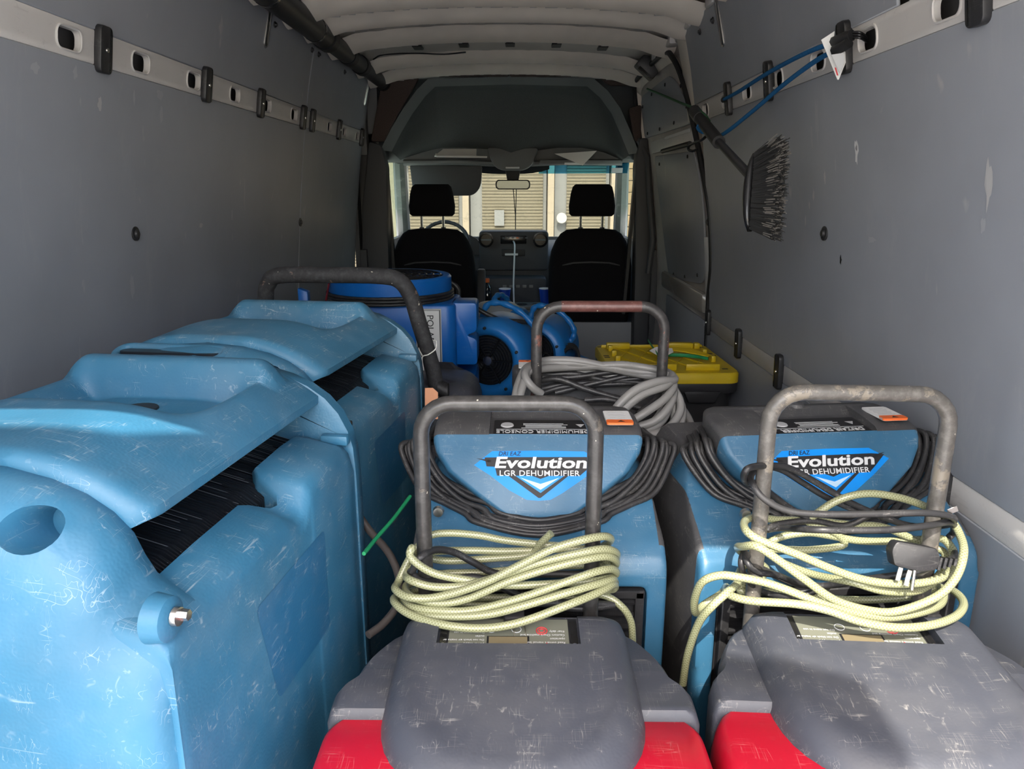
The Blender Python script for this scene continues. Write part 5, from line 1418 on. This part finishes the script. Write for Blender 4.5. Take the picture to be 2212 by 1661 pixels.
pl = MB().prism([(0.090, 0.676), (0.182, 0.676), (0.182, 0.893), (0.090, 0.893)], 'y', -0.0025, 0.002).build('name_label', MT['print_grey'], pb)
MB().tube([(0.095, -0.003, 0.681), (0.177, -0.003, 0.681), (0.177, -0.003, 0.888), (0.095, -0.003, 0.888)], 0.0012, 4, closed=True).build('label_border', MT['ink'], pl)
MB().prism([(0.098, 0.684), (0.174, 0.684), (0.174, 0.885), (0.098, 0.885)], 'y', -0.0032, 0.0).build('label_field', MT['label_white'], pl)
lettering('label_text', 'POLAR BEAR', 0.0335, MT['ink'], pl, (0.141, -0.0036, 0.778), (0, 0, -1), (1, 0, 0), xs=0.98)
rs = thing_tube('red_strap', 'dark red strap hanging beside the round fan top', 'strap', [at(712, 606, 2.68), at(708, 628, 2.66), at(704, 650, 2.64)], 0.008, plain('dark_red', (0.16, 0.012, 0.015), 0.6), 6, flat=0.3)
hc = thing_tube('dark_hose', 'dark cords draped behind the royal blue machine', 'cord', [at(950, 600, 3.02), at(975, 610, 3.02), at(990, 625, 3.02), at(992, 645, 3.02), at(1010, 652, 3.0), at(1040, 672, 2.98), at(1080, 690, 2.99), at(1130, 695, 3.02), at(1160, 700, 3.06)], 0.010, MT['cord'])

# ------------------------------------------------------------------ air movers
def air_mover(loc, rz, label, R0=0.158, scale=1.0):
    t = empty('air_mover', loc, rz); tag(t, label, 'air mover', 'blue air movers')
    s = scale
    # scroll housing: thick rounded ring round the intake, drum behind, outlet spout low at one side
    MB().lathe([(0.095 * s, 0.004), (0.100 * s, -0.012), (0.115 * s, -0.026), (0.132 * s, -0.024), (0.150 * s, -0.006), (R0 * s, 0.03), (R0 * s, 0.20), (0.150 * s, 0.225), (0.12 * s, 0.235), (0.0, 0.236)], axis='y', c=(0, 0, 0.16 * s), n=48).build('housing', MT['mover'], t, smooth=50)
    MB().lathe([(0.100 * s, 0.0), (0.100 * s, 0.02), (0.0, 0.02)], axis='y', c=(0, 0, 0.16 * s), n=32).build('intake_well', MT['fin'], t)
    gr = MB().lathe([(0.0, -0.012), (0.018, -0.010), (0.022, 0.0), (0.0, 0.0)], axis='y', c=(0, 0, 0.16 * s), n=20).build('grille_hub', MT['steel'], t)
    for k in range(7):
        r_ = (0.03 + k * 0.0105) * s
        MB().tube([(r_ * math.cos(2 * math.pi * i / 32), -0.004, 0.16 * s + r_ * math.sin(2 * math.pi * i / 32)) for i in range(32)], 0.0022, 5, closed=True).build('grille_ring', MT['black_gloss'], gr)
    for k in range(6):
        a = math.pi * k / 3
        MB().tube([(0.02 * math.cos(a), -0.006, 0.16 * s + 0.02 * math.sin(a)), (0.098 * s * math.cos(a), -0.004, 0.16 * s + 0.098 * s * math.sin(a))], 0.005, 6).build('grille_spoke', MT['black_gloss'], gr)
    MB().prism(rpoly([(-0.02, 0.0), (0.22 * s, 0.0), (0.22 * s, 0.10 * s), (0.05, 0.16 * s)], .02), 'y', 0.02, 0.21).build('outlet', MT['mover'], t, bevel=0.012)
    # carrying handle with finger grips
    hp = spline([(-0.06 * s, 0.11, 0.30 * s), (-0.035 * s, 0.11, 0.355 * s), (0.03 * s, 0.11, 0.36 * s), (0.105 * s, 0.11, 0.325 * s), (0.155 * s, 0.11, 0.265 * s), (0.150 * s, 0.11, 0.215 * s), (0.12 * s, 0.11, 0.20 * s)], 6)
    MB().tube(hp, [0.0125 + 0.0022 * math.sin(i * 1.6) for i in range(len(hp))], 10).build('handle', MT['mover'], t, smooth=70)
    MB().box((0, 0.11, 0.012), (0.30 * s, 0.20, 0.024)).build('foot', MT['mover'], t, bevel=0.008)
    for k in range(5):
        a = R(20 + 72 * k)
        MB().lathe([(0, -0.034), (0.006, -0.032), (0.007, -0.02)], axis='y', c=(0.126 * s * math.cos(a), 0, 0.16 * s + 0.126 * s * math.sin(a)), n=8).build('screw', MT['rubber'], t)
    return t
ct = MB().prism(rpoly([(-0.22, 0.20), (0.32, 0.20), (0.36, 1.05), (-0.20, 1.05)], .04), 'z', 0, 0.46).build('storage_crate', MT['tote'], bevel=0.01)
ct.location = (0.07, 2.72, 0); tag(ct, 'black crate under the blue air movers', 'crate')
air_mover((-0.015, 2.93, 0.462), -17, 'blue air mover with its black intake grille facing the camera', 0.158, 1.08)
air_mover((0.175, 3.18, 0.46), -20, 'blue air mover with a finger grip handle beside the empty seat back', 0.150, 0.95)
dm = air_mover((0.11, 3.50, 0.46), 65, 'blue air mover with a grey dome, farthest from the camera', 0.150, 0.98)
MB().lathe([(0.145, 0.20), (0.142, 0.25), (0.12, 0.295), (0.08, 0.318), (0.0, 0.327)], c=(0.0, 0.12, 0.0), n=32).build('grey_dome', plain('dome_grey', (0.28, 0.31, 0.33), 0.4), dm)
cb2 = empty('cord_bundle', (0.215, 3.03, 0.585)); tag(cb2, 'bundled black cord hanging on the middle air mover', 'cord')
for k in range(7):
    rr = 0.045 - 0.004 * (k % 3)
    MB().tube([(rr * 0.55 * math.cos(a) + 0.008 * (k - 3) * 0.4, 0.01 * math.sin(k) - 0.004 * k, rr * 1.35 * math.sin(a)) for a in [2 * math.pi * i / 22 for i in range(22)]], 0.0055, 6, closed=True).build('cord_loop', MT['black_gloss'], cb2)
MB().lathe([(0, -0.02), (0.010, -0.018), (0.013, -0.008), (0.008, 0.0)], axis='y', c=(-0.015, -0.045, 0.0), n=14).build('blue_knob', MT['mover'], cb2)
cb3 = empty('cord_bundle', (0.335, 3.16, 0.60)); tag(cb3, 'thick bundle of black cord beside the seat box', 'cord')
for k in range(9):
    rr = 0.05 - 0.003 * (k % 4)
    MB().tube([(rr * math.cos(a) * 0.7, 0.008 * k - 0.03 + 0.006 * math.cos(a * 2), rr * math.sin(a)) for a in [2 * math.pi * i / 22 for i in range(22)]], 0.007, 6, closed=True).build('cord_loop', MT['cord'], cb3)

# ------------------------------------------------------------------ black tote with yellow lid
tt = empty('storage_tote', (0.70, 2.70, 0), 1.5); tag(tt, 'black storage tote with a yellow ribbed lid by the right wall', 'storage tote')
rings = []
for z, k in ((0.02, 0.86), (0.50, 0.95), (0.595, 0.965)):
    rings.append([(x, y + 0.26, z) for x, y in rrect(0.47 * k, 0.51 * k, 0.05, 4)])
MB().loft(rings).build('body', MT['tote'], tt, smooth=50)
MB().prism(rrect(0.485, 0.53, 0.05, 5, 0, 0.26), 'z', 0.56, 0.60).build('rim', MT['tote'], tt, bevel=0.005)
MB().prism([(0.03, 0.57), (0.17, 0.57), (0.15, 0.525), (0.05, 0.525)], 'y', -0.012, 0.02).build('latch_lug', MT['tote'], tt, bevel=0.004)
lid = MB().loft([[(x, y, z) for x, y in rrect(0.49 - s, 0.54 - s, 0.05 - s / 2, 6, 0, 0.26)] for z, s in ((0.600, 0.0), (0.632, 0.0), (0.640, 0.012))]).build('lid', MT['yellow'], tt, smooth=40)
zt = 0.640
for (cx, cy, sx, sy) in ((-0.15, 0.455, 0.10, 0.03), (0.12, 0.455, 0.11, 0.03), (0.19, 0.45, 0.025, 0.03), (-0.19, 0.40, 0.02, 0.02), (-0.19, 0.30, 0.02, 0.02), (-0.19, 0.20, 0.02, 0.02), (0.19, 0.33, 0.018, 0.04), (0.19, 0.20, 0.018, 0.04), (0.11, 0.045, 0.13, 0.012), (-0.05, 0.045, 0.12, 0.012), (-0.18, 0.045, 0.06, 0.012)):
    MB().box((cx, cy, zt + 0.011), (sx, sy, 0.026)).build('lid_lug', MT['yellow'], lid, bevel=0.004)
MB().box((0, 0.475, zt + 0.004), (0.44, 0.012, 0.014)).build('lid_rib', MT['yellow'], lid, bevel=0.003)
for k in range(-3, 5):
    for sg in (-1, 1):
        x0 = k * 0.085; pts = [(x0, 0.07), (x0 + sg * 0.16, 0.44)]
        a, b = Vector(pts[0]), Vector(pts[1])
        ts = [t_ / 20 for t_ in range(21)]
        ok = [a + (b - a) * t_ for t_ in ts if abs((a + (b - a) * t_).x) < 0.175]
        if len(ok) > 2:
            MB().tube([(ok[0].x, ok[0].y, zt + 0.001), (ok[-1].x, ok[-1].y, zt + 0.001)], 0.004, 5).build('lid_rib', MT['yellow'], lid)
for x, y in ((-0.225, 0.48), (-0.222, 0.30), (-0.222, 0.27), (-0.22, 0.06), (0.215, 0.33), (0.222, 0.30), (0.20, 0.06), (0.215, 0.46)):
    MB().box((x, y, zt - 0.001), (0.022, 0.012, 0.004)).build('lid_hole', MT['ink'], lid)
gc = [at(1400, 735, 3.15), at(1410, 750, 2.98), at(1418, 762, 2.88), at(1428, 778, 2.78), at(1440, 800, 2.64), at(1450, 830, 2.62), at(1460, 870, 2.62), at(1475, 930, 2.63)]
for p in gc[:5]: p.z = max(p.z, 0.652)
thing_tube('green_strap', 'green strap tied over the yellow tote lid', 'strap', gc, 0.006, MT['green'], 6, flat=0.4)
g2 = [at(1440, 757, 2.92), at(1470, 758, 2.92), at(1500, 764, 2.90), at(1530, 770, 2.86)]
for p in g2: p.z = 0.660
thing_tube('green_ribbon', 'green ribbon lying flat across the yellow tote lid', 'ribbon', g2, 0.007, MT['green'], 6, flat=0.4)
def flat_card(name, label, cat, px, Y, mat, th=0.0015):
    return sheet_thing(name, label, cat, [tuple(at(x, y, yy)) for (x, y), yy in zip(px, Y)], mat, th)
flat_card('white_tag', 'white paper tag tied to the green strap on the tote lid', 'tag', [(1403, 757), (1418, 749), (1452, 752), (1455, 760), (1440, 768), (1418, 766)], [2.90, 2.93, 2.92, 2.88, 2.85, 2.86], MT['paper'])
flat_card('yellow_strip', 'loose yellow strip lying across the tote lid', 'strip', [(1436, 748), (1490, 752), (1535, 766), (1530, 769), (1485, 760), (1438, 753)], [2.95, 2.93, 2.86, 2.85, 2.90, 2.93], MT['yellow'], 0.004)

# ------------------------------------------------------------------ orange tags
flat_card('orange_tag', 'salmon inspection tag between the second blue dehumidifier and the black handle', 'tag', [(918, 838), (935, 838), (946, 848), (946, 905), (918, 905)], [1.90, 1.90, 1.90, 1.88, 1.88], MT['tag_orange'])
ot = flat_card('orange_tag', 'salmon inspection tag under the grey cable coil', 'tag', [(1452, 950), (1470, 972), (1440, 1022), (1412, 1010), (1410, 995)], [1.62, 1.62, 1.60, 1.60, 1.60], MT['tag_orange'])
tw = [at(886, 1072, 1.30), at(850, 1120, 1.22), at(815, 1160, 1.15), at(786, 1196, 1.08)]
thing_tube('green_twine', 'bright green twine stretched between the blue dehumidifiers', 'twine', tw, 0.0035, plain('green_twine', (0.005, 0.22, 0.08), 0.6), 6)
bh_ = [at(770, 1105, 1.32), at(800, 1148, 1.30), at(840, 1195, 1.26), at(862, 1250, 1.22), at(858, 1305, 1.18), at(830, 1345, 1.15), at(795, 1372, 1.12)]
thing_tube('brown_cord', 'thick brown-grey cord curving between the blue unit and the hose coil', 'cord', bh_, 0.0072, plain('brown_cord', (0.055, 0.047, 0.044), 0.45), 10)

# ------------------------------------------------------------------ roof pole, lamp
pole = empty('telescopic_pole', (-0.735, 2.2, 1.945)); tag(pole, 'black telescopic pole strapped along the left roof edge', 'pole')
for i, (y0, y1, r_) in enumerate(((0.0, 1.30, .050), (1.28, 1.75, .043), (1.73, 2.05, .043), (2.05, 2.66, .038))):
    MB().lathe([(0, y0), (r_, y0), (r_, y1), (0, y1)], axis='y', n=20).build('pole_section', MT['black'], pole)
for y, r_ in ((1.26, .056), (1.70, .047), (2.00, .049), (2.62, .048)):
    MB().lathe([(r_ - .01, y - .01), (r_, y), (r_, y + .07), (r_ - .01, y + .08)], axis='y', n=20).build('pole_collar', MT['rubber'], pole)
for y in (0.5, 1.1): MB().lathe([(.052, y), (.052, y + .02)], axis='y', n=18).build('pole_band', MT['black_gloss'], pole)
lamp = empty('cargo_lamp', (0.80, 4.28, 1.945)); tag(lamp, 'small black cargo lamp box at the top right roof corner', 'lamp')
MB().box((0, 0, 0), (0.12, 0.10, 0.09), (0, R(40), 0)).build('housing', MT['black'], lamp, bevel=0.01)
MB().box((-0.028, -0.045, -0.035), (0.075, 0.03, 0.012), (0, R(40), 0)).build('lens', MT['black_gloss'], lamp)

# ------------------------------------------------------------------ broom hung on the right wall
br = empty('push_broom', tuple(at(1622, 400, 1.98))); tag(br, 'black broom hung on the right wall by a blue bungee', 'broom')
bb = br.matrix_basis.translation
e0 = at(1500, 240, 3.00) - bb; e1 = at(1512, 256, 2.86) - bb; e2 = at(1548, 302, 2.52) - bb; e3 = at(1622, 382, 2.02) - bb
MB().tube([e2, e3], 0.0125, 12).build('pole', MT['black'], br)
MB().tube([e1, e2 + (e3 - e2) * 0.08], 0.021, 12).build('grip', MT['rubber'], br)
MB().tube([e0, e1], 0.023, 12).build('grip_end', MT['black'], br)
# head block: a long rounded bar standing on end
top = at(1636, 330, 1.90) - bb; bot_ = at(1624, 500, 1.86) - bb
ax = (top - bot_).normalized()
bd = (at(1675, 420, 1.86) - at(1625, 420, 1.90)); bd = (bd - ax * bd.dot(ax)).normalized()
sd = ax.cross(bd)
ln = (top - bot_).length
rings = []
for k in range(13):
    t_ = k / 12
    w_ = 0.020 * math.sqrt(max(0.02, 1 - (2 * t_ - 1) ** 4)); th_ = 0.012 + 0.016 * (1 - (2 * t_ - 1) ** 2)
    c_ = bot_ + ax * (ln * t_)
    rings.append([tuple(c_ + sd * (w_ * math.cos(a)) - bd * (th_ * 0.5 * (1 + math.sin(a)))) for a in [2 * math.pi * i / 12 for i in range(12)]])
MB().loft(rings).build('head_block', MT['black_gloss'], br, smooth=70)
bs = MB(); bt = MB(); bt2 = MB(); rnd = random.Random(11)
for k in range(1500):
    t_ = rnd.uniform(0.0, 1.0); u = rnd.uniform(-1, 1)
    p = bot_ + ax * (ln * (0.02 + 0.96 * t_)) + sd * (0.017 * u)
    fan = ax * ((t_ - 0.5) * 0.055) + sd * (0.012 * u) + Vector((rnd.uniform(-1, 1), rnd.uniform(-1, 1), rnd.uniform(-1, 1))) * 0.006
    L_ = rnd.uniform(0.058, 0.070)
    q = p + bd * L_ + fan
    mid = p + (q - p) * 0.62
    for (a_, b_, mb) in ((p, mid, bs), (mid, q, bt if rnd.random() < 0.35 else bt2)):
        s1 = sd * 0.0012; s2 = ax * 0.0012
        mb.add([a_ + s1, a_ - s1 * .5 + s2, a_ - s1 * .5 - s2, b_ + s1, b_ - s1 * .5 + s2, b_ - s1 * .5 - s2], [(0, 1, 4, 3), (1, 2, 5, 4), (2, 0, 3, 5), (3, 4, 5)])
o = bs.build('bristles', MT['bristle'], br, smooth=None, weld=False); o['kind'] = 'stuff'
o = bt2.build('bristle_ends', MT['bristle'], br, smooth=None, weld=False); o['kind'] = 'stuff'
o = bt.build('bristle_tips', MT['bristle_tip'], br, smooth=None, weld=False); o['kind'] = 'stuff'

bg = empty('bungee_cord', tuple(at(1840, 80, 1.80))); tag(bg, 'blue bungee cord with black hooks holding the broom to the right rail', 'bungee cord')
sub_tube(bg, 'elastic_cord', [at(1800, 92, 1.84), at(1740, 115, 2.02), at(1660, 157, 2.35), at(1600, 195, 2.65), at(1562, 216, 2.88)], 0.0062, MT['bungee'])
sub_tube(bg, 'elastic_cord', [at(1806, 108, 1.81), at(1760, 133, 1.95), at(1690, 185, 2.20), at(1620, 245, 2.42), at(1556, 293, 2.62), at(1530, 285, 2.66)], 0.0062, MT['bungee'])
MB().tube([Vector(p) - bg.matrix_basis.translation for p in spline([at(1512, 262, 2.82), at(1528, 272, 2.74), at(1520, 285, 2.72), at(1508, 275, 2.78), at(1522, 266, 2.74), at(1531, 280, 2.68)], 6)], 0.008, 8).build('cord_wrap', MT['bungee'], bg)
sub_tube(bg, 'hook_sleeve', [at(1796, 94, 1.845), at(1822, 82, 1.80), at(1840, 76, 1.78)], 0.013, MT['rubber'])
sub_tube(bg, 'hook_sleeve', [at(1802, 110, 1.815), at(1822, 100, 1.79), at(1834, 92, 1.775)], 0.012, MT['rubber'])
for d in (0, 5, 10): sub_tube(bg, 'hook_wire', [at(1838, 70 + d, 1.785), at(1858, 70 + d * 1.2, 1.77), at(1872, 80 + d, 1.785)], 0.0028, MT['black_gloss'])
sub_tube(bg, 'hook_wire', [at(1530, 290, 2.66), at(1515, 303, 2.70), at(1492, 312, 2.80), at(1487, 322, 2.82), at(1496, 326, 2.80), at(1508, 322, 2.78)], 0.005, MT['black_gloss'])
sub_tube(bg, 'hook_sleeve', [at(1562, 216, 2.88), at(1574, 214, 2.84)], 0.010, MT['rubber'])
flat_card('warning_tag', 'white printed warning tag hanging on the bungee hook', 'tag', [(1774, 86), (1803, 67), (1800, 90), (1826, 112), (1827, 135), (1812, 172), (1809, 172)], [1.835, 1.835, 1.83, 1.80, 1.80, 1.81, 1.81], MT['label_white'])
tgp = [at(1796, 118, 1.797), at(1823, 114, 1.790), at(1824, 134, 1.790), at(1814, 158, 1.797)]
q = sheet_thing('tag_print', 'grey block of small print on the hanging warning tag', 'print', [tuple(p) for p in tgp], MT['print_grey'], 0.0006)
q2 = sheet_thing('tag_red_bar', 'small red bar printed on the hanging warning tag', 'print', [tuple(at(1803, 146, 1.792)), tuple(at(1806, 146, 1.792)), tuple(at(1811, 163, 1.796)), tuple(at(1808, 163, 1.796))], MT['print_red'], 0.0006)
wt_ = bpy.data.objects['warning_tag']
for k_ in (q, q2):
    k_.location = k_.location - wt_.location; k_.parent = wt_
    for kk in ('label', 'category'): del k_[kk]
gcd = [at(1398, 192, 4.55), at(1430, 205, 4.1), at(1470, 222, 3.5), at(1500, 234, 3.0), at(1520, 246, 2.84), at(1532, 262, 2.76)]
thing_tube('green_bungee', 'green elastic cord stretched from the door corner to the broom grip', 'cord', gcd, 0.0055, plain('dull_green', (0.03, 0.14, 0.055), 0.7), 6)
